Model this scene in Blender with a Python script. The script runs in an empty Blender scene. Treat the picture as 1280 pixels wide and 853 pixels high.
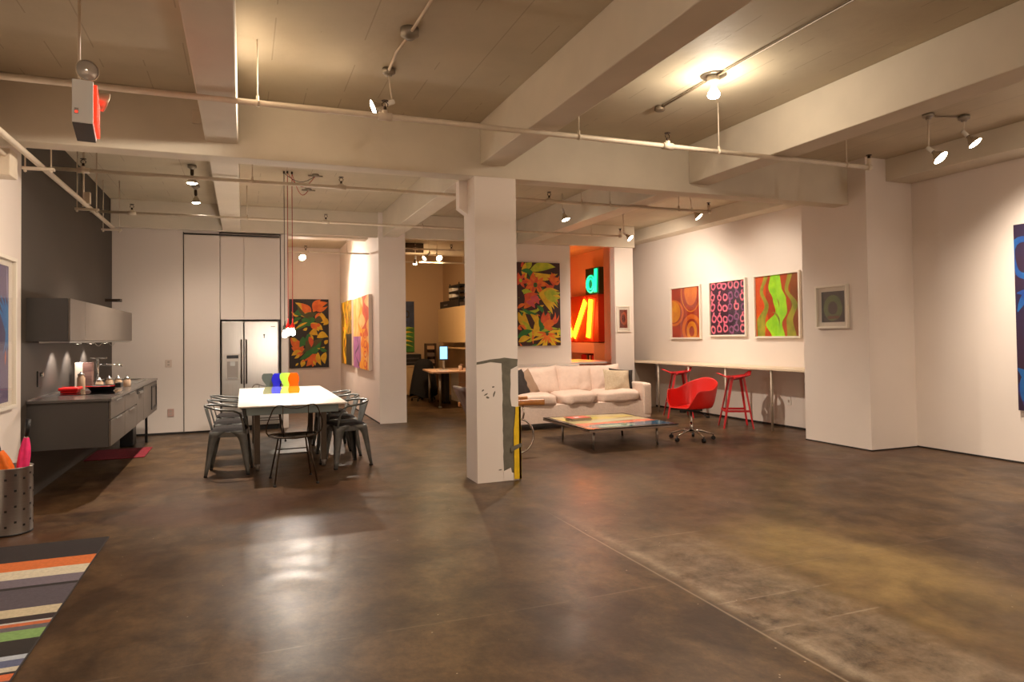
import bpy, math, random
from math import sin, cos, pi, radians, sqrt, atan2
from mathutils import Vector, Matrix, noise

S = bpy.context.scene
COL = S.collection
random.seed(7)

# ------------------------------------------------------------------ materials
def srgb(r, g, b):
    f = lambda c: (c / 255 / 12.92) if c / 255 <= .04045 else ((c / 255 + .055) / 1.055) ** 2.4
    return (f(r), f(g), f(b), 1)

MATS = {}
def mat(name, rgb, rough=.5, metal=0., var=0., vscale=8., bump=0., bscale=60., coat=0., rgb2=None, stretch=(1, 1, 1), spec=.5, trans=0., alpha=1.):
    if name in MATS: return MATS[name]
    m = bpy.data.materials.new(name); m.use_nodes = True
    nt = m.node_tree; b = nt.nodes['Principled BSDF']
    c = srgb(*rgb)
    b.inputs['Base Color'].default_value = c
    b.inputs['Roughness'].default_value = rough
    b.inputs['Metallic'].default_value = metal
    b.inputs['Coat Weight'].default_value = coat
    b.inputs['Specular IOR Level'].default_value = spec
    b.inputs['Transmission Weight'].default_value = trans
    tc = nt.nodes.new('ShaderNodeTexCoord'); mp = nt.nodes.new('ShaderNodeMapping')
    mp.inputs['Scale'].default_value = stretch
    nt.links.new(tc.outputs['Object'], mp.inputs['Vector'])
    if var > 0 or rgb2:
        n = nt.nodes.new('ShaderNodeTexNoise'); n.inputs['Scale'].default_value = vscale; n.inputs['Detail'].default_value = 5
        nt.links.new(mp.outputs[0], n.inputs['Vector'])
        r = nt.nodes.new('ShaderNodeValToRGB')
        c2 = srgb(*rgb2) if rgb2 else tuple(x * (1 - var) for x in c[:3]) + (1,)
        c1 = c if rgb2 else tuple(min(1, x * (1 + var)) for x in c[:3]) + (1,)
        r.color_ramp.elements[0].color = c2; r.color_ramp.elements[0].position = .35
        r.color_ramp.elements[1].color = c1; r.color_ramp.elements[1].position = .65
        nt.links.new(n.outputs['Fac'], r.inputs['Fac']); nt.links.new(r.outputs['Color'], b.inputs['Base Color'])
    if bump > 0:
        n2 = nt.nodes.new('ShaderNodeTexNoise'); n2.inputs['Scale'].default_value = bscale; n2.inputs['Detail'].default_value = 4
        nt.links.new(mp.outputs[0], n2.inputs['Vector'])
        bp = nt.nodes.new('ShaderNodeBump'); bp.inputs['Strength'].default_value = bump; bp.inputs['Distance'].default_value = .01
        nt.links.new(n2.outputs['Fac'], bp.inputs['Height']); nt.links.new(bp.outputs['Normal'], b.inputs['Normal'])
    MATS[name] = m
    return m

def emis(name, rgb, strength, lin=False):
    if name in MATS: return MATS[name]
    m = bpy.data.materials.new(name); m.use_nodes = True
    b = m.node_tree.nodes['Principled BSDF']
    c = srgb(*rgb)
    b.inputs['Base Color'].default_value = c
    b.inputs['Emission Color'].default_value = c
    b.inputs['Emission Strength'].default_value = strength
    MATS[name] = m
    return m

def glass(name, rgb=(255, 255, 255), t=.9, rough=.02):
    if name in MATS: return MATS[name]
    m = bpy.data.materials.new(name); m.use_nodes = True
    nt = m.node_tree; nt.nodes.clear()
    o = nt.nodes.new('ShaderNodeOutputMaterial'); mx = nt.nodes.new('ShaderNodeMixShader')
    tr = nt.nodes.new('ShaderNodeBsdfTransparent'); gl = nt.nodes.new('ShaderNodeBsdfGlossy')
    lw = nt.nodes.new('ShaderNodeLayerWeight'); lw.inputs['Blend'].default_value = .25
    fr = nt.nodes.new('ShaderNodeMapRange'); fr.inputs['To Min'].default_value = .02; fr.inputs['To Max'].default_value = .16
    nt.links.new(lw.outputs['Facing'], fr.inputs['Value'])
    tr.inputs['Color'].default_value = srgb(*rgb); gl.inputs['Roughness'].default_value = rough
    nt.links.new(fr.outputs[0], mx.inputs[0]); nt.links.new(tr.outputs[0], mx.inputs[1]); nt.links.new(gl.outputs[0], mx.inputs[2])
    nt.links.new(mx.outputs[0], o.inputs[0])
    MATS[name] = m
    return m

def acrylic(name, rgb, glow=.5):
    if name in MATS: return MATS[name]
    m = bpy.data.materials.new(name); m.use_nodes = True
    nt = m.node_tree; b = nt.nodes['Principled BSDF']; o = nt.nodes['Material Output']
    b.inputs['Base Color'].default_value = srgb(*rgb); b.inputs['Roughness'].default_value = .08
    tl = nt.nodes.new('ShaderNodeBsdfTranslucent'); tl.inputs['Color'].default_value = srgb(*rgb)
    mx = nt.nodes.new('ShaderNodeMixShader'); mx.inputs[0].default_value = glow
    nt.links.new(b.outputs[0], mx.inputs[1]); nt.links.new(tl.outputs[0], mx.inputs[2]); nt.links.new(mx.outputs[0], o.inputs[0])
    MATS[name] = m
    return m

def floor_material():
    m = bpy.data.materials.new('stained_concrete'); m.use_nodes = True
    nt = m.node_tree; N = nt.nodes.new; L = nt.links.new
    b = nt.nodes['Principled BSDF']
    tcg = N('ShaderNodeNewGeometry')
    class TC: outputs = {'Object': tcg.outputs['Position']}
    tc = TC
    def nz(scale, detail=6, st=(1, 1, 1), dist=0., loc=(0, 0, 0), rough=.6):
        mp = N('ShaderNodeMapping'); mp.inputs['Scale'].default_value = st; mp.inputs['Location'].default_value = loc
        L(tc.outputs['Object'], mp.inputs['Vector'])
        n = N('ShaderNodeTexNoise'); n.inputs['Scale'].default_value = scale; n.inputs['Detail'].default_value = detail
        n.inputs['Distortion'].default_value = dist; n.inputs['Roughness'].default_value = rough
        L(mp.outputs[0], n.inputs['Vector']); return n.outputs['Fac']
    def ramp(src, stops):
        r = N('ShaderNodeValToRGB'); e = r.color_ramp.elements
        while len(e) < len(stops): e.new(.5)
        for i, (p, c) in enumerate(stops):
            e[i].position = p; e[i].color = c if len(c) == 4 else srgb(*c)
        L(src, r.inputs['Fac']); return r.outputs['Color']
    def mix(f, a, c, mode='MIX', fac=None):
        x = N('ShaderNodeMix'); x.data_type = 'RGBA'; x.blend_type = mode
        if f is None: x.inputs[0].default_value = fac
        else: L(f, x.inputs[0])
        for s, i in ((a, 6), (c, 7)):
            if isinstance(s, tuple): x.inputs[i].default_value = s
            else: L(s, x.inputs[i])
        return x.outputs[2]
    def math_(op, a, c=None, clamp=False):
        x = N('ShaderNodeMath'); x.operation = op; x.use_clamp = clamp
        for s, i in ((a, 0), (c, 1)):
            if s is None: continue
            if isinstance(s, (int, float)): x.inputs[i].default_value = s
            else: L(s, x.inputs[i])
        return x.outputs[0]
    bw0, bw1 = (0, 0, 0, 1), (1, 1, 1, 1)
    base = ramp(nz(.55, 8, dist=.6), [(.3, (98, 78, 54)), (.5, (132, 108, 78)), (.7, (152, 128, 95))])
    clouds = ramp(nz(1.9, 10, (1, .8, 1), .5, (3, 1, 0), .66), [(.40, (76, 57, 39)), (.60, (152, 128, 96))])
    c = mix(None, base, clouds, fac=.68)
    fine = ramp(nz(9, 8, (1, .8, 1), .3), [(.3, (100, 86, 72)), (.7, (150, 138, 124))])
    c = mix(None, c, fine, 'OVERLAY', .85)
    fine2 = ramp(nz(32, 6, (1, .7, 1), .2, rough=.75), [(.35, (92, 84, 76)), (.65, (158, 150, 142))])
    c = mix(None, c, fine2, 'OVERLAY', .6)
    sp = N('ShaderNodeSeparateXYZ'); L(tc.outputs['Object'], sp.inputs[0])
    wob = math_('MULTIPLY', math_('SUBTRACT', nz(2.2, 5), .5), .9)
    def soft(axis, lo, hi, w, wb=1.):
        v = math_('ADD', sp.outputs[axis], math_('MULTIPLY', wob, wb))
        a = math_('DIVIDE', math_('SUBTRACT', v, lo), w, True); d = math_('DIVIDE', math_('SUBTRACT', hi, v), w, True)
        return math_('MULTIPLY', a, d)
    scuff = ramp(nz(4.2, 10, (1, 1, 1), .15, (7, 0, 0), .78), [(.36, bw0), (.66, bw1)])
    # worn pale strip right of the joint
    pale = math_('MULTIPLY', math_('MULTIPLY', soft(0, 2.26, 3.05, .12, .25), soft(1, -1.0, 4.6, .8)), scuff)
    c = mix(math_('MULTIPLY', pale, .6), c, srgb(158, 138, 114))
    # ochre stain, with the bulb's yellowish pool of light painted in
    och = math_('MULTIPLY', math_('MULTIPLY', soft(0, 2.7, 4.3, .6, 1.0), soft(1, 1.8, 4.6, .9, 1.0)), ramp(nz(1.3, 8, dist=1., loc=(4, 5, 0)), [(.25, bw0), (.55, bw1)]))
    c = mix(math_('MULTIPLY', math_('MULTIPLY', och, ramp(nz(3, 9, rough=.75), [(.3, (.35, .35, .35, 1)), (.65, bw1)])), .62), c, srgb(164, 136, 84))
    # reddish stained band
    red = math_('MULTIPLY', soft(1, 4.4, 8.5, 1.5, 1.6), ramp(nz(.8, 7, dist=.8, loc=(9, 2, 0)), [(.4, bw0), (.65, bw1)]))
    c = mix(math_('MULTIPLY', red, .55), c, srgb(84, 48, 32))
    # joints and saw cuts
    def line(axis, at, w, wobble=.02):
        v = math_('ADD', sp.outputs[axis], math_('MULTIPLY', math_('SUBTRACT', nz(1.1, 3), .5), wobble))
        d = math_('ABSOLUTE', math_('SUBTRACT', v, at))
        return math_('SUBTRACT', 1., math_('DIVIDE', d, w, True), True)
    brk = ramp(nz(5, 4), [(.4, bw0), (.55, bw1)])
    c = mix(math_('MULTIPLY', math_('MULTIPLY', line(0, 2.28, .010), soft(1, -6, 5.2, .8, 0)), .45), c, srgb(180, 162, 138))
    c = mix(math_('MULTIPLY', math_('MULTIPLY', math_('MULTIPLY', line(0, 2.37, .07, .06), scuff), soft(1, -6, 5.2, .8, 0)), .55), c, srgb(172, 154, 130))
    seg = soft(0, 2.28, 3.1, .1, 0)
    for y in (4.17, 3.0, 2.65, 1.7):
        c = mix(math_('MULTIPLY', math_('MULTIPLY', line(1, y, .010), seg), math_('MULTIPLY', brk, .4)), c, srgb(184, 166, 142))
    c = mix(math_('MULTIPLY', math_('MULTIPLY', line(1, 3.35, .010, .04), brk), .12), c, srgb(190, 172, 150))
    # small pale flecks
    vo = N('ShaderNodeTexVoronoi'); vo.inputs['Scale'].default_value = 8
    L(tc.outputs['Object'], vo.inputs['Vector'])
    fl = math_('MULTIPLY', math_('LESS_THAN', vo.outputs['Distance'], .038), math_('GREATER_THAN', nz(2.4, 2), .50))
    c = mix(math_('MULTIPLY', fl, .6), c, srgb(190, 176, 152))
    L(c, b.inputs['Base Color'])
    r = N('ShaderNodeMapRange'); r.inputs['To Min'].default_value = .25; r.inputs['To Max'].default_value = .55
    L(nz(2.8, 6, dist=.5), r.inputs['Value']); L(r.outputs[0], b.inputs['Roughness'])
    bp = N('ShaderNodeBump'); bp.inputs['Strength'].default_value = .10; bp.inputs['Distance'].default_value = .01
    L(nz(14, 6), bp.inputs['Height']); L(bp.outputs['Normal'], b.inputs['Normal'])
    b.inputs['Specular IOR Level'].default_value = .32
    MATS['floor'] = m
    return m

def ceiling_material():
    m = mat('painted_concrete', (194, 180, 154), .7, var=.07, vscale=1.5, bump=.25, bscale=14)
    nt = m.node_tree; N = nt.nodes.new; L = nt.links.new
    b = nt.nodes['Principled BSDF']
    tc = N('ShaderNodeTexCoord'); sp = N('ShaderNodeSeparateXYZ'); L(tc.outputs['Object'], sp.inputs[0])
    def mm(op, a, c=None):
        x = N('ShaderNodeMath'); x.operation = op
        for s, i in ((a, 0), (c, 1)):
            if s is None: continue
            if isinstance(s, (int, float)): x.inputs[i].default_value = s
            else: L(s, x.inputs[i])
        return x.outputs[0]
    # board marks running lengthways, one every 30 cm
    fr = mm('FRACT', mm('DIVIDE', sp.outputs[0], .30))
    ln = mm('LESS_THAN', fr, .03)
    n = N('ShaderNodeTexNoise'); n.inputs['Scale'].default_value = 1.7; L(tc.outputs['Object'], n.inputs['Vector'])
    ln = mm('MULTIPLY', ln, mm('GREATER_THAN', n.outputs['Fac'], .5))
    src = b.inputs['Base Color'].links[0].from_socket
    x = N('ShaderNodeMix'); x.data_type = 'RGBA'; L(mm('MULTIPLY', ln, .35), x.inputs[0]); L(src, x.inputs[6]); x.inputs[7].default_value = srgb(120, 98, 74)
    L(x.outputs[2], b.inputs['Base Color'])
    return m

white_wall = mat('white_wall_paint', (228, 215, 204), .75, var=.015, vscale=2, bump=.05, bscale=30)
conc = mat('painted_beam', (212, 200, 180), .7, var=.04, vscale=2.5, bump=.3, bscale=9)
ceil_m = ceiling_material()
floor_m = floor_material()
dark_wall = mat('dark_taupe_wall', (64, 55, 46), .65, var=.05, vscale=2)
pipe_m = mat('cream_pipe_paint', (214, 198, 176), .45, var=.05, vscale=12)
white_pl = mat('white_lacquer', (222, 216, 206), .35)
cab_white = mat('white_cabinet_panel', (218, 205, 194), .5)
steel = mat('brushed_steel', (176, 174, 170), .32, 1., var=.05, vscale=6, stretch=(1, 1, 30))
steel_d = mat('fridge_steel', (186, 180, 172), .38, .85, var=.04, vscale=5, stretch=(40, 1, 1))
chrome = mat('chrome', (220, 218, 214), .08, 1.)
gun = mat('gunmetal_sheet', (112, 113, 110), .36, .45, var=.12, vscale=14)
wire_m = mat('dark_bronze_wire', (66, 52, 40), .4, .7)
blk = mat('black_plastic', (22, 20, 19), .45)
blk_fab = mat('black_cushion', (30, 22, 20), .9, var=.2, vscale=40, bump=.3, bscale=150)
greycab = mat('grey_lacquer_cabinet', (68, 64, 61), .4, .1, var=.02, vscale=3)
greycab_l = mat('warm_grey_drawer_front', (98, 88, 79), .40, .2, var=.06, vscale=3)
worktop_m = mat('grey_worktop', (84, 79, 75), .22, .2)
red_pl = mat('red_plastic', (214, 24, 14), .38, coat=.2)
red_metal = mat('red_painted_metal', (196, 34, 40), .4)
sofa_m = mat('cream_linen', (214, 190, 174), .92, var=.04, vscale=30, bump=.35, bscale=55)
sofa_c = mat('cream_linen_cushion', (214, 188, 172), .92, var=.03, vscale=20, bump=.4, bscale=35)
wood_m = mat('light_wood', (198, 132, 66), .4, rgb2=(176, 108, 50), vscale=4, stretch=(1, 12, 12))
brown_box = mat('galvanised_box', (150, 140, 126), .4, .6)

# ------------------------------------------------------------------ object tools
ORG = {}
def tag(o, label=None, cat=None, group=None, kind=None):
    if label: o['label'] = label
    if cat: o['category'] = cat
    if group: o['group'] = group
    if kind: o['kind'] = kind
    return o

def thing(name, label, cat, loc=(0, 0, 0), rz=0., group=None, local=False):
    o = bpy.data.objects.new(name, None); COL.objects.link(o)
    o.empty_display_size = .1
    o.location = loc; o.rotation_euler = (0, 0, rz)
    ORG[o.name] = Vector((0, 0, 0)) if local else Vector(loc)
    return tag(o, label, cat, group)

class MB:
    def __init__(s): s.v = []; s.f = []; s.mi = []; s.sm = []
    def add(s, vs, fs, mi=0, smooth=False, M=None):
        b = len(s.v)
        for p in vs:
            p = Vector(p); s.v.append(M @ p if M else p)
        for f in fs: s.f.append([b + i for i in f]); s.mi.append(mi); s.sm.append(smooth)
        return s
    def box(s, x0, y0, z0, x1, y1, z1, mi=0, M=None):
        vs = [(x, y, z) for z in (z0, z1) for y in (y0, y1) for x in (x0, x1)]
        return s.add(vs, [(0, 2, 3, 1), (4, 5, 7, 6), (0, 1, 5, 4), (2, 6, 7, 3), (0, 4, 6, 2), (1, 3, 7, 5)], mi, False, M)
    def cbox(s, c, d, mi=0, M=None):
        return s.box(c[0] - d[0] / 2, c[1] - d[1] / 2, c[2] - d[2] / 2, c[0] + d[0] / 2, c[1] + d[1] / 2, c[2] + d[2] / 2, mi, M)
    def lathe(s, prof, p=(0, 0, 0), d=(0, 0, 1), n=20, mi=0, smooth=True, M=None, cap=True):
        q = Vector(d).normalized().to_track_quat('Z', 'Y'); p = Vector(p)
        vs = []; fs = []
        for r, z in prof:
            for k in range(n):
                a = 2 * pi * k / n
                vs.append(p + q @ Vector((r * cos(a), r * sin(a), z)))
        for i in range(len(prof) - 1):
            for k in range(n):
                k2 = (k + 1) % n
                fs.append((i * n + k, i * n + k2, (i + 1) * n + k2, (i + 1) * n + k))
        s.add(vs, fs, mi, smooth, M)
        if cap:
            b = len(s.v)
            for i, rev in ((0, True), (len(prof) - 1, False)):
                if prof[i][0] > 1e-4:
                    ring = [b - n * len(prof) + i * n + k for k in range(n)]
                    s.f.append(ring[::-1] if rev else ring); s.mi.append(mi); s.sm.append(False)
        return s
    def cyl(s, a, b, r0, r1=None, n=14, mi=0, M=None):
        a = Vector(a); b = Vector(b); d = b - a
        return s.lathe([(r0, 0), (r0 if r1 is None else r1, d.length)], a, d, n, mi, True, M)
    def tube(s, pts, r, n=8, closed=False, mi=0, M=None):
        P = [Vector(p) for p in pts]; m = len(P); vs = []; fs = []
        up = None
        for i, p in enumerate(P):
            if closed: t = P[(i + 1) % m] - P[i - 1]
            else: t = (P[min(i + 1, m - 1)] - P[max(i - 1, 0)])
            t.normalize()
            if up is None:
                up = Vector((0, 0, 1)) if abs(t.z) < .9 else Vector((1, 0, 0))
            sd = t.cross(up)
            if sd.length < 1e-5: sd = t.cross(Vector((0, 1, 0)))
            sd.normalize(); up = sd.cross(t).normalized()
            rr = r[i] if isinstance(r, (list, tuple)) else r
            for k in range(n):
                a = 2 * pi * k / n
                vs.append(p + sd * cos(a) * rr + up * sin(a) * rr)
        rng = m if closed else m - 1
        for i in range(rng):
            j = (i + 1) % m
            for k in range(n):
                k2 = (k + 1) % n
                fs.append((i * n + k, i * n + k2, j * n + k2, j * n + k))
        if not closed:
            fs.append(tuple(range(n))[::-1]); fs.append(tuple((m - 1) * n + k for k in range(n)))
        return s.add(vs, fs, mi, True, M)
    def prism(s, poly, d, frame, mi=0, M=None):
        """poly: 2D pts; frame=(origin, ux, uy); extruded along ux x uy by d"""
        o, ux, uy = (Vector(q) for q in frame); nn = ux.cross(uy).normalized()
        n = len(poly)
        vs = [o + ux * x + uy * y for x, y in poly] + [o + ux * x + uy * y + nn * d for x, y in poly]
        fs = [tuple(range(n))[::-1], tuple(range(n, 2 * n))] + [(i, (i + 1) % n, n + (i + 1) % n, n + i) for i in range(n)]
        return s.add(vs, fs, mi, False, M)
    def grid(s, fn, nu, nv, mi=0, smooth=True, cu=False, M=None):
        vs = [fn(i / (nu if cu else nu - 1), j / (nv - 1)) for j in range(nv) for i in range(nu)]
        fs = []
        for j in range(nv - 1):
            for i in range(nu if cu else nu - 1):
                k = (i + 1) % nu
                fs.append((j * nu + i, j * nu + k, (j + 1) * nu + k, (j + 1) * nu + i))
        return s.add(vs, fs, mi, smooth, M)
    def build(s, name, mats, parent=None, bevel=0., sub=0, seg=2, solid=0.):
        me = bpy.data.meshes.new(name)
        if parent is not None:
            org = ORG.get(parent.name, Vector((0, 0, 0)))
        else:
            xs = [p.x for p in s.v]; ys = [p.y for p in s.v]; zs = [p.z for p in s.v]
            org = Vector(((min(xs) + max(xs)) / 2, (min(ys) + max(ys)) / 2, min(zs)))
        me.from_pydata([tuple(p - org) for p in s.v], [], s.f)
        mats = mats if isinstance(mats, (list, tuple)) else [mats]
        for m in mats: me.materials.append(m)
        for i, p in enumerate(me.polygons):
            p.material_index = s.mi[i]; p.use_smooth = s.sm[i]
        me.update()
        o = bpy.data.objects.new(name, me); COL.objects.link(o)
        if parent is not None: o.parent = parent
        else: o.location = org
        ORG[o.name] = org
        if solid:
            md = o.modifiers.new('solid', 'SOLIDIFY'); md.thickness = solid; md.offset = 0
        if bevel:
            md = o.modifiers.new('bevel', 'BEVEL'); md.width = bevel; md.segments = seg; md.limit_method = 'ANGLE'; md.angle_limit = radians(40)
        if sub:
            md = o.modifiers.new('sub', 'SUBSURF'); md.levels = sub; md.render_levels = sub
        return o

def copy_tree(o, parent=None):
    c = o.copy(); COL.objects.link(c); c.parent = parent
    ORG[c.name] = ORG.get(o.name, Vector((0, 0, 0)))
    for ch in list(o.children): copy_tree(ch, c)
    return c

def struct(name, mb, m, bevel=0.):
    return tag(mb.build(name, m, None, bevel), kind='structure')

def light(name, kind, loc, energy, color=(1, .82, .62), size=.05, target=None, angle=90, blend=.6):
    l = bpy.data.lights.new(name, kind); l.energy = energy; l.color = color
    l.shadow_soft_size = size
    if kind == 'SPOT': l.spot_size = radians(angle); l.spot_blend = blend
    o = bpy.data.objects.new(name, l); COL.objects.link(o); o.location = loc
    if target: o.rotation_euler = (Vector(target) - Vector(loc)).to_track_quat('-Z', 'Y').to_euler()
    return o

# ------------------------------------------------------------------ room shell
ZC = 3.53
struct('floor', MB().box(-2.2, -3.4, -.1, 8.6, 17.6, 0), floor_m)
struct('ceiling', MB().box(-2.2, -3.4, ZC, 8.6, 17.6, ZC + .15), ceil_m)
struct('wall_left', MB().box(-2.1, -3.2, 0, -1.82, 7.17, ZC), white_wall)
struct('wall_kitchen', MB().box(-2.1, 7.17, 0, -1.825, 12.4, ZC), dark_wall)
struct('wall_front', MB().box(-2.1, -3.4, 0, 8.2, -3.2, ZC), white_wall)
struct('wall_right', MB().box(7.73, -3.2, 0, 8.0, 6.10, ZC), white_wall)
# pier and gallery wall
struct('wall_pier', MB().box(6.97, 6.10, 0, 8.0, 7.13, ZC), white_wall)
struct('wall_gallery', MB().box(7.64, 7.13, 0, 8.0, 12.6, ZC), white_wall)
struct('wall_gallery_end', MB().box(7.07, 12.6, 0, 8.3, 12.75, ZC), white_wall)
struct('wall_rear_pier', MB().box(6.66, 11.58, 0, 7.07, 11.76, ZC).box(7.05, 11.76, 0, 7.07, 12.6, ZC), white_wall)
# kitchen rear wall, corridor, office, sign room
struct('wall_back_kitchen', MB().box(-1.825, 11.66, 0, -.36, 12.3, ZC), cab_white)
struct('wall_alcove', MB().box(-.36, 12.3, 0, .67, 12.4, ZC).box(.56, 11.66, 0, .67, 12.3, ZC), cab_white)
struct('wall_corridor_left', MB().box(.55, 12.4, 0, .67, 16.4, ZC), white_wall)
struct('wall_corridor_end', MB().box(.55, 16.4, 0, 2.1, 16.6, ZC), white_wall)
struct('wall_corridor_right', MB().box(2.1, 11.45, 0, 2.55, 17.05, ZC), white_wall)
struct('wall_office_end', MB().box(2.1, 17.05, 0, 8.4, 17.25, ZC), mat('office_wall', (190, 160, 124), .7))
struct('wall_office_right', MB().box(4.77, 11.78, 0, 4.9, 17.05, ZC), mat('office_wall', (190, 160, 124), .7))
struct('wall_rear_centre', MB().box(3.75, 11.62, 0, 5.73, 11.78, ZC), white_wall)
struct('wall_sign_room', MB().box(8.1, 12.75, 0, 8.3, 17.05, ZC), mat('sign_room_wall', (226, 206, 186), .7))

# beams and soffits
struct('beam_cross', MB().box(-1.82, 6.36, 3.0, 6.97, 6.58, ZC), conc, .008)
struct('beam_left', MB().box(-.30, -3.2, 3.12, -.04, 6.36, ZC).box(-.30, 6.58, 3.12, -.04, 11.5, ZC), conc, .008)
struct('beam_centre', MB().box(2.17, -3.2, 3.12, 2.43, 6.36, ZC).box(2.17, 6.58, 3.12, 2.43, 11.5, ZC), conc, .008)
struct('beam_right', MB().box(4.62, -3.2, 3.1, 4.90, 6.36, ZC).box(4.62, 6.58, 3.1, 4.90, 11.5, ZC), conc, .008)
struct('beam_rear', MB().box(-1.82, 11.5, 3.12, 7.07, 11.62, ZC), conc, .006)
struct('beam_office', MB().box(2.55, 14.2, 3.2, 4.77, 14.45, ZC), conc, .006)
struct('beam_corridor', MB().box(.67, 12.5, 3.22, 2.1, 12.8, ZC), conc, .006)
struct('soffit_right', MB().box(7.30, -3.2, 3.26, 7.73, 6.10, ZC), conc, .006)
struct('soffit_gallery', MB().box(7.33, 7.13, 3.30, 7.64, 12.6, ZC), conc, .006)
# shade of the gap at the wall foot, put in as slim black strips
sk = mat('black_gap_strip', (36, 30, 26), .7)
struct('shadow_strip_right', MB().box(7.722, -3.2, 0, 7.73, 6.10, .018), sk)
struct('shadow_strip_pier', MB().box(6.962, 6.092, 0, 7.73, 6.10, .014).box(6.962, 6.10, 0, 6.97, 7.13, .014), sk)
struct('shadow_strip_gallery', MB().box(7.632, 7.13, 0, 7.64, 12.6, .03), sk)
struct('shadow_strip_kitchen', MB().box(-1.825, 11.65, 0, -.36, 11.66, .03), sk)
struct('shadow_strip_corridor', MB().box(2.09, 11.45, 0, 2.1, 16.4, .02), sk)

# main column with paint patches
cm = MB()
cm.box(2.105, 6.355, 0, 2.54, 6.70, 3.0)
cm.box(2.02, 6.585, 2.72, 2.105, 6.695, 3.0)
cm.add([(2.02, 6.585, 2.72), (2.105, 6.585, 2.72), (2.105, 6.585, 2.66), (2.02, 6.695, 2.72), (2.105, 6.695, 2.72), (2.105, 6.695, 2.66)],
       [(0, 1, 2), (3, 5, 4), (0, 2, 5, 3), (0, 3, 4, 1), (1, 4, 5, 2)])
cement = mat('bare_cement', (104, 98, 84), .85, var=.15, vscale=14)
yel = mat('yellow_corner_guard', (226, 184, 22), .5, var=.1, vscale=10)
def jag(pts, amp, step=.05):
    out = []
    for i, (a, b) in enumerate(zip(pts, pts[1:] + pts[:1])):
        n = max(1, int(math.dist(a, b) / step))
        for k in range(n):
            t = k / n
            x = a[0] + (b[0] - a[0]) * t; y = a[1] + (b[1] - a[1]) * t
            out.append((x + random.uniform(-amp, amp), y + random.uniform(-amp, amp)))
    return out
def frontpoly(mb, pts, d, mi, y=6.355): mb.prism(pts, d, ((0, y, 0), (1, 0, 0), (0, 0, 1)), mi)
frontpoly(cm, jag([(2.108, 1.155), (2.25, 1.175), (2.37, 1.16), (2.375, .09), (2.46, .08), (2.535, .05), (2.535, 1.20), (2.40, 1.215), (2.25, 1.20), (2.108, 1.175)], .004), .0015, 1)
frontpoly(cm, jag([(2.462, 1.10), (2.537, 1.13), (2.537, .72), (2.47, .73), (2.455, .80)], .003), .003, 2)
frontpoly(cm, jag([(2.375, .10), (2.45, .13), (2.47, .05), (2.46, .004), (2.375, .01)], .004), .003, 2)
for (x, z, w, h, a) in ((2.20, .86, .035, .012, .5), (2.215, .83, .03, .018, -.3), (2.17, .90, .02, .01, .9), (2.285, .86, .012, .05, -.2), (2.275, .93, .02, .012, .2), (2.34, .115, .03, .008, .1)):
    w *= .62; h *= .62
    frontpoly(cm, [(x + w * cos(k) * cos(a) - h * sin(k) * sin(a) + random.uniform(-.004, .004), z + w * cos(k) * sin(a) + h * sin(k) * cos(a)) for k in [2 * pi * i / 9 for i in range(9)]], .0018, 1)
tag(cm.build('column', [white_wall, cement, white_wall], None, .004), kind='structure')
g = thing('corner_guard', 'yellow corner guard with a grey tape band on the white column', 'corner guard', (2.53, 6.35, 0))
gp = jag([(2.487, .012), (2.562, .012), (2.562, .725), (2.508, .725), (2.500, .62), (2.486, .5)], .0025)
m_ = MB(); frontpoly(m_, gp, .006, 0, 6.352); m_.box(2.54, 6.346, .012, 2.562, 6.43, .725)
m_.build('guard', yel, g)
m_ = MB(); frontpoly(m_, jag([(2.45, .28), (2.565, .33), (2.565, .365), (2.45, .33)], .003), .003, 0, 6.346); m_.build('tape_band', cement, g)

# ------------------------------------------------------------------ sprinkler pipes
def pipe_run(label, x0, x1, y, z, r, tees, rods, end_head=False):
    t = thing('sprinkler_pipe', label, 'pipe', ((x0 + x1) / 2, y, z))
    MB().cyl((x0, y, z), (x1, y, z), r, n=14).build('pipe', pipe_m, t)
    for x in tees:
        MB().cyl((x - .05, y, z), (x + .05, y, z), r * 1.5, n=14).cyl((x, y, z), (x, y, z + r * 2.2), r * 1.1, n=12).build('tee_fitting', pipe_m, t)
        h = MB(); zt = z + r * 2.2
        h.cyl((x, y, zt), (x, y, zt + .03), .012, n=10).tube([(x - .018, y, zt + .03), (x - .022, y, zt + .05), (x, y, zt + .07), (x + .022, y, zt + .05), (x + .018, y, zt + .03)], .004, 6).cyl((x, y, zt + .07), (x, y, zt + .075), .026, n=12)
        h.build('sprinkler_head', wire_m, t)
    for x in rods:
        MB().cyl((x, y, z + r), (x, y, ZC), .005, n=8).cyl((x, y, z - r - .004), (x, y, z + r + .03), .010, n=10).cyl((x - .012, y, z), (x + .012, y, z), r * 1.25, n=12).build('hanger_rod', pipe_m, t)
    if end_head:
        MB().cyl((x1 - .03, y, z), (x1 + .02, y, z), r * 1.5, n=12).cyl((x1, y, z), (x1, y, z + .09), r * 1.05, n=12).build('end_elbow', pipe_m, t)
        MB().cyl((x1, y, z + .09), (x1, y, z + .12), .014, n=8).cyl((x1, y, z + .12), (x1, y, z + .126), .027, n=10).build('sprinkler_head', wire_m, t)
    return t
pipe_run('long cream sprinkler pipe crossing the room in front of the wide concrete beam', -1.81, 5.87, 5.09, 3.08, .0205, [.99, 3.48], [.095, 2.61, 4.03, 5.57], True)
pipe_run('cream sprinkler pipe under the ceiling just behind the wide concrete beam', -1.81, 5.87, 7.65, 3.08, .018, [-1.44, 1.0, 3.5], [.09, 3.94, 4.35, 5.39], True)
pipe_run('thin cream sprinkler pipe in front of the tall white kitchen cabinets', -1.81, 5.87, 10.0, 3.08, .0175, [-1.34, 1.09], [.047, 2.49, 5.33], True)
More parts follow.
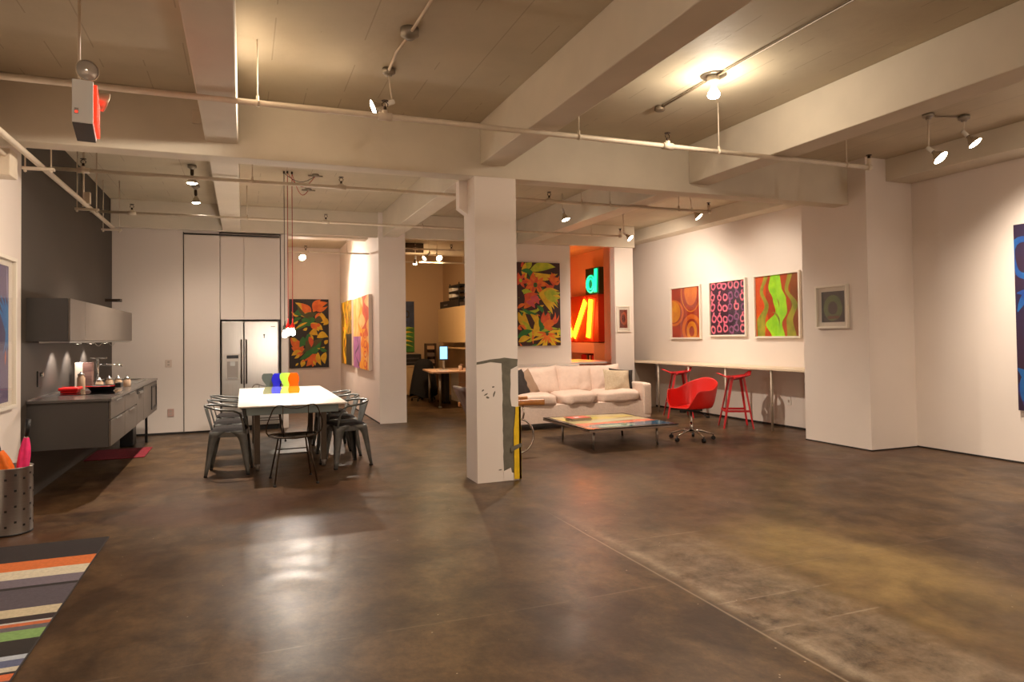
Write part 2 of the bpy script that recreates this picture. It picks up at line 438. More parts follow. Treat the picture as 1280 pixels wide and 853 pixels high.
pipe_run('short pinkish pipe hung across the corridor mouth', .68, 2.09, 12.3, 2.93, .014, [1.0], [1.7])
pipe_run('pipe hung in the office behind the opening beside the column', 2.56, 4.76, 12.6, 3.09, .014, [3.0, 3.7], [4.2])
t = thing('kitchen_riser_pipe', 'cream pipe running back along the dark kitchen wall on trapeze hangers', 'pipe', (-1.6, 7, 2.92))
MB().cyl((-1.6, -3.1, 2.92), (-1.6, 10.35, 2.92), .024, n=14).build('pipe', pipe_m, t)
for y in (6.80, 8.72, 10.22):
    MB().box(-1.72, y - .02, 2.872, -1.49, y + .02, 2.895).build('trapeze_bar', pipe_m, t)
    for x in (-1.70, -1.515):
        MB().cyl((x, y, 2.85), (x, y, ZC if y > 7 else 3.53), .006, n=8).cyl((x, y, 2.855), (x, y, 2.872), .012, n=6).build('hanger_rod', pipe_m, t)
MB().box(-1.60, 8.53, 2.92, -1.545, 8.60, 3.04).cyl((-1.63, 8.66, 2.90), (-1.63, 8.66, ZC), .012, n=10).build('drop_pipe', pipe_m, t)
t = thing('wall_conduit', 'short cream conduit ending in a junction box high on the left white wall', 'conduit', (-1.7, 5, 2.88))
MB().cyl((-1.72, -3.1, 2.88), (-1.72, 6.35, 2.88), .018, n=12).build('conduit', pipe_m, t)
MB().box(-1.82, 6.33, 2.72, -1.68, 6.52, 2.93).build('junction_box', pipe_m, t, .006)
m_ = MB().box(-.40, 6.335, 3.26, -.33, 6.36, 3.38)
tag(m_.build('blank_cover_plate', pipe_m, None, .003), 'small cream blank cover plate on the wide beam left of the beam corner', 'cover plate')
m_ = MB().tube([(2.79 + .02 * cos(a), 5.0 + .0, 3.44 + .02 * sin(a)) for a in [2 * pi * k / 12 for k in range(12)]], .006, 6, True).cyl((2.79, 5, 3.46), (2.79, 5, ZC), .005, n=6)
tag(m_.build('ceiling_eye_hook', pipe_m), 'small white ring hook hanging between the two right ceiling beams', 'hook')

# ------------------------------------------------------------------ lamps
lens_on = emis('lamp_lens', (255, 236, 205), 30)
lens_soft = emis('lamp_lens_soft', (255, 236, 210), 14)
bulb_on = emis('bulb_glass', (255, 232, 196), 45)
refl_m = mat('reflector_silver', (206, 196, 180), .22, .9)
def spot_lamp(label, top, pivot, aim, rod=True, box=True, r=.06, energy=60, angle=85, col=(1, .86, .71), on=lens_on, socket_m=None, tgt=None, group=None):
    """track-head style lamp: ceiling box, drop rod, socket, flared reflector bulb with a lit lens"""
    top = Vector(top); pivot = Vector(pivot); d = Vector(aim).normalized()
    t = thing('spot_lamp', label, 'lamp', tuple(top), group=group)
    if box:
        MB().lathe([(.052, 0), (.052, -.028), (.045, -.034), (.030, -.036), (.026, -.052), (.0, -.052)], top, (0, 0, 1), 20).build('ceiling_box', brown_box, t)
    if rod:
        MB().cyl(top - Vector((0, 0, .05)), pivot, .0065, n=8).build('rod', pipe_m, t)
    MB().lathe([(.0, -.02), (.016, -.018), (.020, -.01), (.020, .05), (.015, .055)], pivot, d, 14).build('socket', socket_m or white_pl, t)
    a = pivot + d * .055
    MB().lathe([(.015, 0), (.018, .02), (.032, .04), (r * .85, .075), (r, .095), (r * 1.0, .102)], a, d, 24, cap=False).build('reflector', refl_m, t, solid=.002)
    MB().lathe([(r * .97, .096), (r * .8, .106), (r * .4, .112), (0, .113)], a, d, 24, cap=False).build('lens', on, t)
    lp = a + d * .135
    light('lamp_beam', 'SPOT', lp, energy, col, .05, tgt if tgt else lp + d, angle, .8)
    return t
K = 1.0
conduit_m = mat('grey_conduit', (128, 112, 92), .5, .4)
# front left lamp on its conduit
t = thing('ceiling_conduit', 'curving cream conduit with two round boxes above the lamp in front of the wide beam', 'conduit', (1.07, 4.5, 3.5))
MB().tube([(1.10, -3.0, 3.505), (1.10, 3.6, 3.505), (1.08, 4.2, 3.50), (1.06, 4.54, 3.49)], .011, 10).tube([(1.06, 4.60, 3.49), (1.04, 4.9, 3.50), (1.05, 5.22, 3.49)], .011, 10).build('conduit', pipe_m, t)
MB().lathe([(.062, 0), (.062, -.05), (.040, -.062), (.028, -.075), (0, -.076)], (1.06, 4.56, ZC), (0, 0, 1), 24).build('junction_box', brown_box, t)
spot_lamp('white reflector lamp in front of the wide beam, lit face turned left', (1.06, 5.29, 3.52), (1.085, 5.29, 3.265), (-1, .10, -.42), energy=230, angle=125, tgt=(-1.8, 4.9, 1.4), r=.068)
# bare bulb right bay
def bulb_fixture(label, x, y, energy, conduit=None, g=.22):
    t = thing('bare_bulb_lamp', label, 'lamp', (x, y, ZC))
    MB().lathe([(.105, 0), (.105, -.006), (.0, -.006)], (x, y, ZC), (0, 0, 1), 28).build('ceiling_plate', brown_box, t)
    MB().lathe([(.05, -.006), (.055, -.045), (.042, -.06), (.025, -.062), (0, -.062)], (x, y, ZC), (0, 0, 1), 20).build('lamp_holder', white_pl, t)
    MB().lathe([(.018, -.06), (.020, -.10), (.034, -.125), (.048, -.15), (.050, -.165), (.040, -.182), (0, -.19)], (x, y, ZC), (0, 0, 1), 20, cap=False).build('bulb', bulb_on, t)
    if conduit:
        MB().cyl((x + .01, conduit[0], ZC - .02), (x, y - .05, ZC - .02), .009, n=8).cyl((x, y + .05, ZC - .02), (x + .01, conduit[1], ZC - .02), .009, n=8).build('conduit', conduit_m, t)
        MB().lathe([(.045, 0), (.05, -.035), (.042, -.045), (0, -.045)], (x + .01, conduit[1], ZC), (0, 0, 1), 18).build('end_box', conduit_m, t)
    light('bulb_glow', 'POINT', (x, y, ZC - .22), energy * g, (1, .88, .74), .05)
    light('bulb_down', 'SPOT', (x, y, ZC - .22), energy, (1, .88, .74), .06, (x, y, 0), 128, .9)
    return t
bulb_fixture('bare bulb on a round ceiling plate between the two right-hand beams', 3.57, 4.56, 210, (-3.0, 5.35), .09)
# right pair
t = thing('ceiling_conduit', 'short dark conduit joining the two lamp boxes near the right wall', 'conduit', (6.36, 4.62, 3.5))
MB().tube([(6.20, 4.66, 3.515), (6.30, 4.68, 3.515), (6.52, 4.60, 3.515)], .009, 8).build('conduit', conduit_m, t)
spot_lamp('bright twin-socket reflector lamp on the long rod nearest the right pier', (6.16, 4.66, 3.52), (6.10, 4.62, 3.17), (.16, -.63, -.7), energy=230, angle=120, tgt=(7.7, 3.2, .9), r=.07)
MB().lathe([(.0, -.02), (.02, -.018), (.024, -.01), (.024, .05), (.018, .06)], (6.24, 4.60, 3.13), (-.4, .2, -1), 14).build('second_socket', white_pl, bpy.data.objects['spot_lamp.001'])
spot_lamp('reflector lamp on the short rod nearest the right wall, facing the wall', (6.56, 4.59, 3.52), (6.55, 4.59, 3.36), (.26, -.54, -.8), energy=110, angle=110, tgt=(7.73, 4.2, 1.2), r=.065)
# back right bay
spot_lamp('reflector lamp on a thin rod over the coffee table', (4.28, 8.9, 3.52), (4.28, 8.9, 3.24), (.22, -.25, -1), box=False, energy=260, angle=140, r=.062, tgt=(4.6, 8.5, 0))
spot_lamp('twin reflector lamp hanging beside the rear pier near the sofa', (5.99, 10.1, 3.52), (6.0, 10.1, 3.16), (.40, -.5, -.6), energy=150, angle=150, r=.062, tgt=(7.6, 10.9, 1.3))
spot_lamp('reflector lamp tilted at the gallery wall behind the wide beam', (6.15, 8.45, 3.52), (6.18, 8.45, 3.27), (.45, -.42, -.7), energy=62, angle=125, r=.065, tgt=(7.6, 8.5, 1.3))
# kitchen bay
spot_lamp('front of two downward reflector lamps over the kitchen floor', (-.57, 9.0, 3.52), (-.57, 9.0, 3.46), (0, 0, -1), rod=False, energy=430, angle=105, r=.062, socket_m=wire_m, tgt=(-.5, 9.0, 0))
spot_lamp('rear of two downward reflector lamps, nearer the tall kitchen cabinets', (-.60, 10.15, 3.52), (-.60, 10.15, 3.44), (.05, 0, -1), rod=False, energy=60, angle=120, r=.055, socket_m=wire_m, tgt=(-.5, 10.6, 0))
# corridor lamp (faces the camera end) and office lamps
spot_lamp('starry bright lamp at the corridor ceiling between the cabinets and the pink wall', (1.13, 15.2, 3.3), (1.13, 15.2, 3.24), (.2, -.8, -.6), box=False, rod=False, energy=210, angle=155, r=.07, on=bulb_on, tgt=(1.5, 12.0, .6))
spot_lamp('small corridor lamp aimed at the striped canvases', (1.05, 13.1, 3.52), (1.05, 13.1, 3.40), (.75, .2, -.6), energy=48, angle=130, r=.05, tgt=(2.1, 13.3, 1.0), col=(1, .78, .72))
spot_lamp('dazzling lamp on the office rail beside the column', (3.67, 13.5, 3.52), (3.67, 13.56, 3.12), (.1, -.7, -.5), energy=60, angle=150, r=.06, on=bulb_on, tgt=(3.4, 12.5, .8), col=(1, .72, .38))
spot_lamp('small globe lamp on the office rail, leftmost one', (3.21, 13.5, 3.52), (3.21, 13.5, 3.05), (-.1, -.2, -1), energy=75, angle=140, r=.045, tgt=(3.4, 15.0, .4), col=(1, .66, .36), on=lens_soft)
spot_lamp('tilted office rail lamp between the globe lamp and the dazzling one', (3.47, 13.5, 3.52), (3.50, 13.5, 3.12), (-.6, -.2, -.5), energy=110, angle=140, r=.05, tgt=(4.4, 15.6, 1.4), col=(1, .66, .36), on=lens_soft)
tag(MB().box(2.9, 13.47, 2.93, 4.25, 13.52, 2.955).cyl((3.0, 13.495, 2.95), (3.0, 13.495, ZC), .005).cyl((4.2, 13.495, 2.95), (4.2, 13.495, ZC), .005).build('lamp_rail', pipe_m), 'lit cream lamp rail hung across the office ceiling', 'rail')
# unseen bulbs added as fill light, overhead and behind the viewer
bulb_fixture('added out-of-view fill bulb over the front left of the room', 1.0, .3, 250)
bulb_fixture('added out-of-view fill bulb over the front right of the room', 5.9, .6, 230)
bulb_fixture('added out-of-view fill bulb at the back of the room behind the viewer', 3.5, -1.8, 150)

# ceiling hooks, shell boxes and pendants over the dining table
cord_red = mat('red_cord', (176, 40, 34), .6); cord_blk = mat('dark_cord', (60, 44, 38), .6)
P3 = [(.475, 9.0, cord_blk, mat('dark_socket', (48, 56, 46), .5), 'dark socket pendant bulb, left one of the cluster over the dining table'),
      (.515, 8.98, cord_red, red_pl, 'red socket pendant bulb, middle one of the cluster over the dining table'),
      (.570, 9.0, cord_red, red_pl, 'red socket pendant bulb, right one of the cluster over the dining table')]
for i, (x, y, cmt, smt, lab) in enumerate(P3):
    z0 = 1.60 if i else 1.575
    t = thing('pendant_lamp', lab, 'pendant lamp', (x, y, ZC), group='pendant bulbs over the dining table')
    MB().lathe([(.012, 0), (.012, -.03), (0, -.032)], (x, y, ZC), (0, 0, 1), 10).build('ceiling_hook', wire_m, t)
    jx, jy = ((.86, 9.05), (.86, 9.05), (.85, 9.95))[i]
    sw = [(x + (jx - x) * k / 8, y + (jy - y) * k / 8, ZC - .02 - .16 * sin(pi * k / 8) * (1 if i else .6)) for k in range(9)]
    MB().tube(sw, .004, 6).cyl((x, y, ZC - .02), (x, y, z0 + .05), .004, n=6).build('cord', cmt, t)
    MB().lathe([(.0, .115), (.008, .11), (.010, .06), (.024, .035), (.026, -.005), (.022, -.01)], (x, y, z0 - .03), (0, 0, 1), 16).build('socket', smt, t)
    MB().lathe([(.016, 0), (.020, -.02), (.030, -.045), (.032, -.065), (.024, -.088), (0, -.096)], (x, y, z0 - .035), (0, 0, 1), 18, cap=False).build('bulb', bulb_on, t)
    light('pendant_glow', 'POINT', (x, y, z0 - .19), 13, (1, .90, .82), .035)
for j, (x, y, w) in enumerate(((.86, 9.05, 'front'), (.85, 9.95, 'rear'))):
    t = thing('cross_box', 'cross-shaped metal ceiling box where the pendant cords end, the %s one' % w, 'ceiling box', (x, y, ZC))
    MB().lathe([(.045, 0), (.045, -.03), (0, -.032)], (x, y, ZC), (0, 0, 1), 16).build('box', brown_box, t)
    MB().box(x - .09, y - .012, ZC - .03, x + .09, y + .012, ZC - .015).box(x - .012, y - .07, ZC - .03, x + .012, y + .07, ZC - .015).build('strap', brown_box, t)

# exit sign box with twin emergency heads
t = thing('exit_sign', 'white exit sign box with a glowing red face and two round emergency lights', 'exit sign', (-.745, 4.20, 2.58))
t.rotation_euler = (0, 0, radians(7.5)); exit_sign = t
MB().box(-.842, 4.20, 2.585, -.745, 4.58, 2.815).build('housing', mat('white_enamel', (226, 224, 220), .4), t, .004)
MB().box(-.745, 4.215, 2.60, -.728, 4.565, 2.80).build('face_panel', emis('exit_red', (255, 40, 18), 1.6), t, .003)
MB().box(-.84, 4.205, 2.578, -.748, 4.575, 2.585).build('bottom_plate', mat('dark_grey_plate', (72, 68, 64), .5), t)
MB().box(-.83, 4.196, 2.63, -.812, 4.20, 2.66).box(-.827, 4.194, 2.634, -.815, 4.196, 2.645, 1).build('test_switch', [mat('grey_switch', (160, 150, 145), .5), emis('switch_red', (255, 60, 40), 1.2)], t)
e = MB(); fo = ((-.727, 0, 0), (0, 1, 0), (0, 0, 1)); lh = .12; yb = 4.26; zb = 2.64
def seg_box(y0, z0, y1, z1): e.box(-.728, yb + y0, zb + z0, -.724, yb + y1, zb + z1)
s_ = .014
for L_, o_ in (('E', 0), ('X', .065), ('I', .145), ('T', .175)):
    if L_ == 'E': seg_box(o_, 0, o_ + s_, lh); [seg_box(o_, zz, o_ + .05, zz + s_) for zz in (0, lh / 2 - s_ / 2, lh - s_)]
    if L_ == 'I': seg_box(o_, 0, o_ + s_, lh)
    if L_ == 'T': seg_box(o_ + .022, 0, o_ + .022 + s_, lh); seg_box(o_, lh - s_, o_ + .058, lh)
    if L_ == 'X':
        for a, b in (((0, 0), (.055, lh)), ((.055, 0), (0, lh))):
            e.prism([(yb + o_ + a[0] - .008, zb + a[1]), (yb + o_ + a[0] + .008, zb + a[1]), (yb + o_ + b[0] + .008, zb + b[1]), (yb + o_ + b[0] - .008, zb + b[1])], .003, fo)
e.build('lettering', mat('exit_letter_white', (250, 236, 226), .4), t)
for (p, d, nm) in (((-.775, 4.25, 2.885), (.25, -.9, -.1), 'front'), ((-.70, 4.50, 2.80), (.9, .25, -.25), 'rear')):
    hd = MB().lathe([(.0, -.07), (.02, -.065), (.035, -.045), (.052, -.01), (.056, .0), (.054, .008)], p, d, 24, cap=False).build('lamp_head', mat('lamp_head_cream', (190, 172, 146), .35, .3), t, solid=.002)
    MB().lathe([(.052, 0), (.03, .010), (0, .012)], p, d, 24, cap=False).build('glass_lens', mat('lens_glass', (196, 190, 182), .12, .5), hd)
MB().cyl((-.775, 4.27, 2.81), (-.775, 4.27, 2.84), .008).cyl((-.75, 4.45, 2.79), (-.72, 4.49, 2.80), .010).build('lamp_bracket', wire_m, t)
MB().cyl((-.815, 4.30, 2.81), (-.815, 4.30, ZC), .0075, n=10).build('hanging_rod', pipe_m, t)

# ------------------------------------------------------------------ paintings
class Art:
    """builds a canvas in a local 2D frame (u right, v up, metres) on a plane"""
    def __init__(s, o, u, v, w, h, d, base):
        s.u = Vector(u); s.v = Vector(v); s.n = s.u.cross(s.v).normalized(); s.o = Vector(o) + s.n * .004; s.w = w; s.h = h; s.d = d
        s.mb = MB(); s.mats = [base]; s.k = 0
        s.mb.prism([(0, 0), (w, 0), (w, h), (0, h)], d, (s.o, s.u, s.v))
    def mi(s, m):
        if m not in s.mats: s.mats.append(m)
        return s.mats.index(m)
    def face(s, pts, m):
        s.k += 1
        off = s.n * (s.d + .0004 + .00003 * s.k)
        pts = [(min(max(x, 0), s.w), min(max(y, 0), s.h)) for x, y in pts]
        vs = [s.o + s.u * x + s.v * y + off for x, y in pts]
        s.mb.add(vs, [tuple(range(len(vs)))], s.mi(m))
    def strip(s, A, B, m):
        s.k += 1
        off = s.n * (s.d + .0004 + .00003 * s.k)
        cl = lambda p: (min(max(p[0], 0), s.w), min(max(p[1], 0), s.h))
        A = [cl(p) for p in A]; B = [cl(p) for p in B]
        vs = [s.o + s.u * x + s.v * y + off for x, y in A + B]; n = len(A)
        s.mb.add(vs, [(i, i + 1, n + i + 1, n + i) for i in range(n - 1)], s.mi(m))
    def blade(s, x0, y0, x1, y1, wd, bend, m, n=10, tip=.0):
        A = []; B = []
        dx, dy = x1 - x0, y1 - y0; L = sqrt(dx * dx + dy * dy) or 1e-6; nx, ny = -dy / L, dx / L
        for i in range(n + 1):
            t = i / n; b = bend * L * 4 * t * (1 - t)
            cx = x0 + dx * t + nx * b; cy = y0 + dy * t + ny * b
            w_ = wd * (sin(pi * min(1, t * .96 + .04)) ** .95) * 1.12 * (1 - .3 * t) + .0005
            A.append((cx + nx * w_, cy + ny * w_)); B.append((cx - nx * w_, cy - ny * w_))
        s.strip(A, B, m)
    def fan(s, cx, cy, r, n, a0, a1, wd, m, bend=.15, r0=0.):
        for i in range(n):
            a = radians(a0 + (a1 - a0) * (i + .5) / n) + random.uniform(-.08, .08); q = r * random.uniform(.8, 1.1)
            s.blade(cx + r0 * cos(a), cy + r0 * sin(a), cx + q * cos(a), cy + q * sin(a), wd * random.uniform(.8, 1.2), bend * random.choice((-1, 1)) * random.uniform(.4, 1.2), m)
    def ring(s, cx, cy, rx, ry, t, m, n=24, a=0., jit=0.):
        A = []; B = []
        for i in range(n + 1):
            q = 2 * pi * (i % n) / n; j = 1 + jit * noise.noise(Vector((cx * 40, cy * 40, q)))
            for lst, f in ((A, 1.), (B, 1 - t)):
                x = rx * f * cos(q) * j; y = ry * f * sin(q) * j
                lst.append((cx + x * cos(a) - y * sin(a), cy + x * sin(a) + y * cos(a)))
        s.strip(A, B, m)
    def disc(s, cx, cy, rx, ry, m, n=24): s.face([(cx + rx * cos(2 * pi * i / n), cy + ry * sin(2 * pi * i / n)) for i in range(n)], m)
    def build(s, name, parent=None):
        return s.mb.build(name, s.mats, parent)
    def frame(s, parent, m, t, extra):
        f = MB(); w, h = s.w, s.h; d = s.d + extra
        for (a, b, c, e_) in ((-t, -t, w + t, 0), (-t, h, w + t, h + t), (-t, 0, 0, h), (w, 0, w + t, h)):
            f.prism([(a, b), (c, b), (c, e_), (a, e_)], d, (s.o, s.u, s.v))
        f.build('frame', m, parent, .002)
        g_ = MB().prism([(0, 0), (w, 0), (w, h), (0, h)], .0015, (s.o + s.n * (s.d + extra * .5), s.u, s.v))
        g_.build('glass', glass('picture_glass'), parent)

def paint(n, c, c2=None, sc=9): return mat('paint_' + n, c, .5, var=.12 if not c2 else 0, rgb2=c2, vscale=sc)
pb = paint('black', (30, 24, 22)); po = paint('orange', (214, 92, 20), (232, 118, 30)); py = paint('yellow', (226, 186, 32), (206, 160, 20))
pg = paint('green', (34, 102, 44), (48, 120, 40)); pol = paint('olive', (84, 70, 30), (66, 78, 34)); pm = paint('maroon', (62, 20, 16), (46, 16, 14))
prd = paint('brick', (196, 66, 36), (222, 92, 40)); pyg = paint('yellow_green', (150, 170, 30), (190, 190, 40)); ppk = paint('rose', (206, 82, 84))
white_frame = mat('white_picture_frame', (232, 222, 206), .45)

# corridor flower canvas
random.seed(3)
a = Art((.96, 16.39, .77), (1, 0, 0), (0, 0, 1), .87, 1.57, .035, pb)
H = 1.57
def F(u, v): return u * .87, (1 - v) * H
def bl(a, u0, v0, u1, v1, w, bend, m):
    x0, y0 = F(u0, v0); x1, y1 = F(u1, v1); a.blade(x0, y0, x1, y1, w * 1.12, bend, m)
for args in [(.55, .28, .15, .05, .085, -.12, py), (.5, .25, .3, .06, .09, -.1, po), (.6, .18, .98, .05, .08, .15, po), (.6, .15, .8, .0, .06, .1, po), (.75, .2, .72, .34, .09, .1, po),
             (.6, .12, .98, .10, .05, -.2, po), (.8, .2, .98, .34, .09, -.25, py), (.95, .28, .86, .38, .05, .2, py), (.62, .2, .22, .22, .05, .1, py), (.3, .2, .05, .18, .035, .3, py),
             (.3, .27, .1, .38, .04, -.2, pg), (.55, .33, .15, .46, .06, -.1, pg), (.65, .3, .3, .3, .11, .1, pg), (.35, .22, .12, .22, .07, -.2, pg), (.45, .34, .14, .44, .022, -.05, py), (.22, .32, .08, .36, .02, .1, py),
             (.45, .42, .34, .45, .03, .1, py), (.55, .35, .75, .47, .07, .12, py), (.55, .36, .68, .46, .06, .1, po), (.75, .36, .85, .45, .05, -.2, py), (.74, .35, .73, .41, .04, 0, po), (.2, .08, .55, .3, .035, -.1, pol), (.4, .22, .7, .2, .06, -.1, pol),
             (.65, .3, .85, .32, .08, .1, pol),
             (.5, .5, .72, .53, .07, .3, py), (.45, .52, .6, .62, .05, .1, py), (.7, .56, .99, .56, .07, .25, py), (.9, .66, .98, .6, .04, .1, py), (.35, .7, .02, .56, .09, .1, po), (.4, .74, .05, .7, .08, .12, po), (.3, .76, .05, .82, .05, -.1, py), (.2, .6, .05, .56, .04, .1, py),
             (.35, .78, .16, .85, .045, -.1, po), (.25, .8, .12, .86, .03, .1, py), (.5, .5, .35, .68, .06, .1, pg), (.35, .55, .25, .7, .07, .15, pg), (.8, .6, .25, .88, .09, .08, pg), (.85, .58, .3, .8, .06, -.05, pol), (.9, .7, .7, .72, .02, .1, py), (.95, .76, .75, .7, .04, .1, pg),
             (.55, .6, .4, .7, .09, .1, pol), (.5, .55, .55, .7, .05, .1, prd), (.6, .8, .42, .98, .07, .1, po), (.62, .8, .58, .99, .07, .05, po), (.66, .8, .74, .92, .07, -.2, po), (.72, .78, .8, .97, .05, -.1, py), (.92, .78, .9, .95, .06, -.15, py),
             (.35, .88, .3, .99, .05, .05, py), (.6, .9, .66, .97, .025, 0, py), (.22, .93, .15, .97, .02, 0, py), (.6, .82, .28, .92, .02, .03, po)]:
    bl(a, *args)
tag(a.build('canvas_painting'), 'black canvas of green, orange and yellow leaf blades at the corridor end', 'painting')

# sofa wall flower canvas
random.seed(11)
W_, H = .86, 1.53
a = Art((4.63, 11.615, 1.25), (1, 0, 0), (0, 0, 1), W_, H, .04, pm)
def F(u, v): return u * W_, (1 - v) * H
def fan(u, v, r, n, a0, a1, w, m, bend=.15, r0=0): 
    x, y = F(u, v); a.fan(x, y, r, n, a0, a1, w, m, bend, r0)
for args in [(.3, .1, .9, .05, .08, .1, pyg), (.35, .12, .95, .13, .06, -.15, py), (.15, .12, .35, .0, .06, .1, pyg), (.2, .2, .2, .0, .05, .1, py), (.1, .1, .4, .14, .04, .1, pg), (.2, .1, .35, .32, .03, .2, pg), (.6, .3, .4, .38, .03, .2, pg), (.35, .36, .75, .36, .04, -.2, pg)]: bl(a, *args)
for k in range(34):
    u_, v_ = random.random(), random.random(); q_ = random.uniform(0, 6.28); L_ = random.uniform(.12, .26)
    bl(a, u_, v_, u_ + L_ * cos(q_), v_ + L_ * .55 * sin(q_), random.uniform(.014, .03), random.uniform(-.3, .3), (py, pyg, po, pg, pg, prd)[k % 6])
fan(.42, .27, .27, 7, 20, 380, .055, po, .1)
fan(.42, .27, .16, 6, 40, 400, .028, prd, .1)
a.disc(*F(.42, .27), .04, .045, pg); a.disc(*F(.42, .27), .02, .022, pol)
fan(.08, .22, .16, 6, -90, 250, .035, prd, .1); a.disc(*F(.08, .22), .03, .035, pyg)
fan(.85, .28, .2, 7, 60, 260, .035, prd, .3); fan(.8, .22, .2, 5, -30, 100, .03, po, .3)
fan(.5, .38, .5, 6, -60, 12, .045, py, .12); fan(.62, .36, .35, 5, -50, 10, .04, pyg, .12)
for args in [(.1, .52, .5, .38, .06, .2, prd), (.15, .55, .55, .44, .06, .1, po), (.05, .4, .35, .36, .04, .2, pyg), (.2, .47, .4, .55, .05, .2, ppk), (.3, .42, .5, .5, .06, .2, ppk), (.05, .58, .6, .52, .03, -.15, pyg), (.0, .3, .12, .55, .05, .1, pm),
             (.1, .55, .5, .62, .03, -.1, pg), (.45, .52, .62, .62, .035, .1, pg), (.02, .6, .3, .78, .055, -.15, py), (.15, .6, .35, .85, .06, -.15, py), (.3, .62, .45, .82, .05, .2, py), (.35, .9, .45, .62, .06, -.1, py), (.05, .75, .35, .98, .05, .2, po),
             (.1, .7, .3, .95, .04, .15, pyg), (.0, .9, .35, .82, .05, .1, pg), (.5, .68, .55, .85, .05, .1, pg), (.5, .8, .9, .88, .07, .1, pg), (.02, .95, .3, .9, .05, .1, py), (.5, .85, .95, .8, .03, .1, pyg), (.0, .55, .2, .5, .03, .1, po)]: bl(a, *args)
fan(.72, .74, .27, 7, 35, 130, .03, prd, .3); fan(.72, .73, .15, 5, 180, 330, .05, po, .3); a.disc(*F(.74, .73), .09, .07, po)
fan(.68, .86, .34, 11, 150, 385, .032, py, .08); fan(.68, .86, .2, 8, 160, 370, .02, po, .05); a.disc(*F(.68, .86), .03, .03, pol)
tag(a.build('canvas_painting'), 'large maroon canvas of orange and yellow flowers on the wall behind the sofa', 'painting')

# corridor side canvases (on x = 2.1 wall, facing -x); u runs from far to near
def side_canvas(label, y_far, y_near, z0, z1, painter):
    a = Art((2.1, y_far, z0), (0, -1, 0), (0, 0, 1), y_far - y_near, z1 - z0, .06, mat('canvas_edge', (226, 206, 190), .7))
    painter(a)
    tag(a.build('canvas_painting'), label, 'painting')
fl1 = paint('flame', (250, 130, 20), (255, 190, 40), 4); fl2 = paint('flame_red', (206, 60, 30), (240, 110, 40), 4); dk = paint('char', (66, 58, 30), (30, 26, 24), 5)
lil = paint('lilac', (190, 120, 170), (150, 96, 150), 6); crm = paint('cream_orange', (250, 210, 140), (246, 170, 80), 4); yl2 = paint('bright_yellow', (255, 214, 40), (250, 180, 20), 5)
def pa(a):
    w, h = a.w, a.h
    a.face([(0, 0), (w, 0), (w, h), (0, h)], paint('mustard', (190, 140, 20), (90, 66, 16), 7))
    a.face([(w * .5, 0), (w, 0), (w, h * .48), (w * .5, h * .48)], dk)
    N_ = 24
    for (cx, am, wd, m, z0, z1) in ((.3, .1, .22, yl2, 0, 1), (.32, .12, .1, fl1, 0, .6), (.75, .06, .05, dk, .5, 1), (.9, .05, .04, pol, .5, 1), (.62, .05, .05, fl1, .5, 1), (.45, .08, .06, ppk, .55, .78)):
        P = [(w * (cx + am * sin(9 * t + cx * 7)), h * (z0 + (z1 - z0) * t), w * wd * (.6 + .4 * sin(14 * t + cx))) for t in [i / N_ for i in range(N_ + 1)]]
        a.strip([(x - q / 2, y) for x, y, q in P], [(x + q / 2, y) for x, y, q in P], m)
def pc(a):
    w, h = a.w, a.h
    a.face([(0, 0), (w, 0), (w, h), (0, h)], crm)
    a.face([(0, 0), (w * .5, 0), (w * .5, h * .45), (0, h * .45)], lil)
    N_ = 24
    for (cx, am, wd, m, z0, z1) in ((.8, .1, .5, fl2, .45, 1), (.7, .06, .5, fl1, 0, .55), (.45, .1, .15, fl1, .5, 1), (.9, .04, .08, fl2, 0, .5), (.62, .04, .06, fl2, .3, .6), (.25, .12, .1, paint('plum', (96, 60, 90)), .03, .4)):
        P = [(w * (cx + am * sin(8 * t + cx * 5)), h * (z0 + (z1 - z0) * t), w * wd * (.6 + .4 * sin(12 * t + cx))) for t in [i / N_ for i in range(N_ + 1)]]
        a.strip([(x - q / 2, y) for x, y, q in P], [(x + q / 2, y) for x, y, q in P], m)
    for k in range(4): a.ring(w * .78, h * (.08 + .13 * k), w * .10, h * .05, .35, fl2, jit=.3)
side_canvas('narrow-looking yellow and black canvas on the pink corridor wall, the far one', 15.7, 14.15, .88, 2.22, pa)
side_canvas('orange, cream and lilac canvas on the pink corridor wall, the near one', 13.9, 12.1, .86, 2.20, pc)

# office canvas
a = Art((3.3, 17.04, 1.07), (1, 0, 0), (0, 0, 1), .70, 1.27, .03, paint('navy', (30, 40, 66), (48, 60, 92), 5))
a.face([(0, 0), (.7, 0), (.7, .62), (0, .62)], paint('leaf_green', (70, 130, 30), (40, 90, 30), 6))
for k in range(5): a.blade(.1 + .05 * k, .02 + .1 * k, .68, .12 + .12 * k, .035, .2, (pyg, py)[k % 2])
a.ring(.5, .95, .08, .10, .4, pb, jit=.2); a.ring(.45, .74, .07, .06, .4, pb, jit=.2)
tag(a.build('canvas_painting'), 'blue over green canvas on the far office wall above the printer', 'painting')

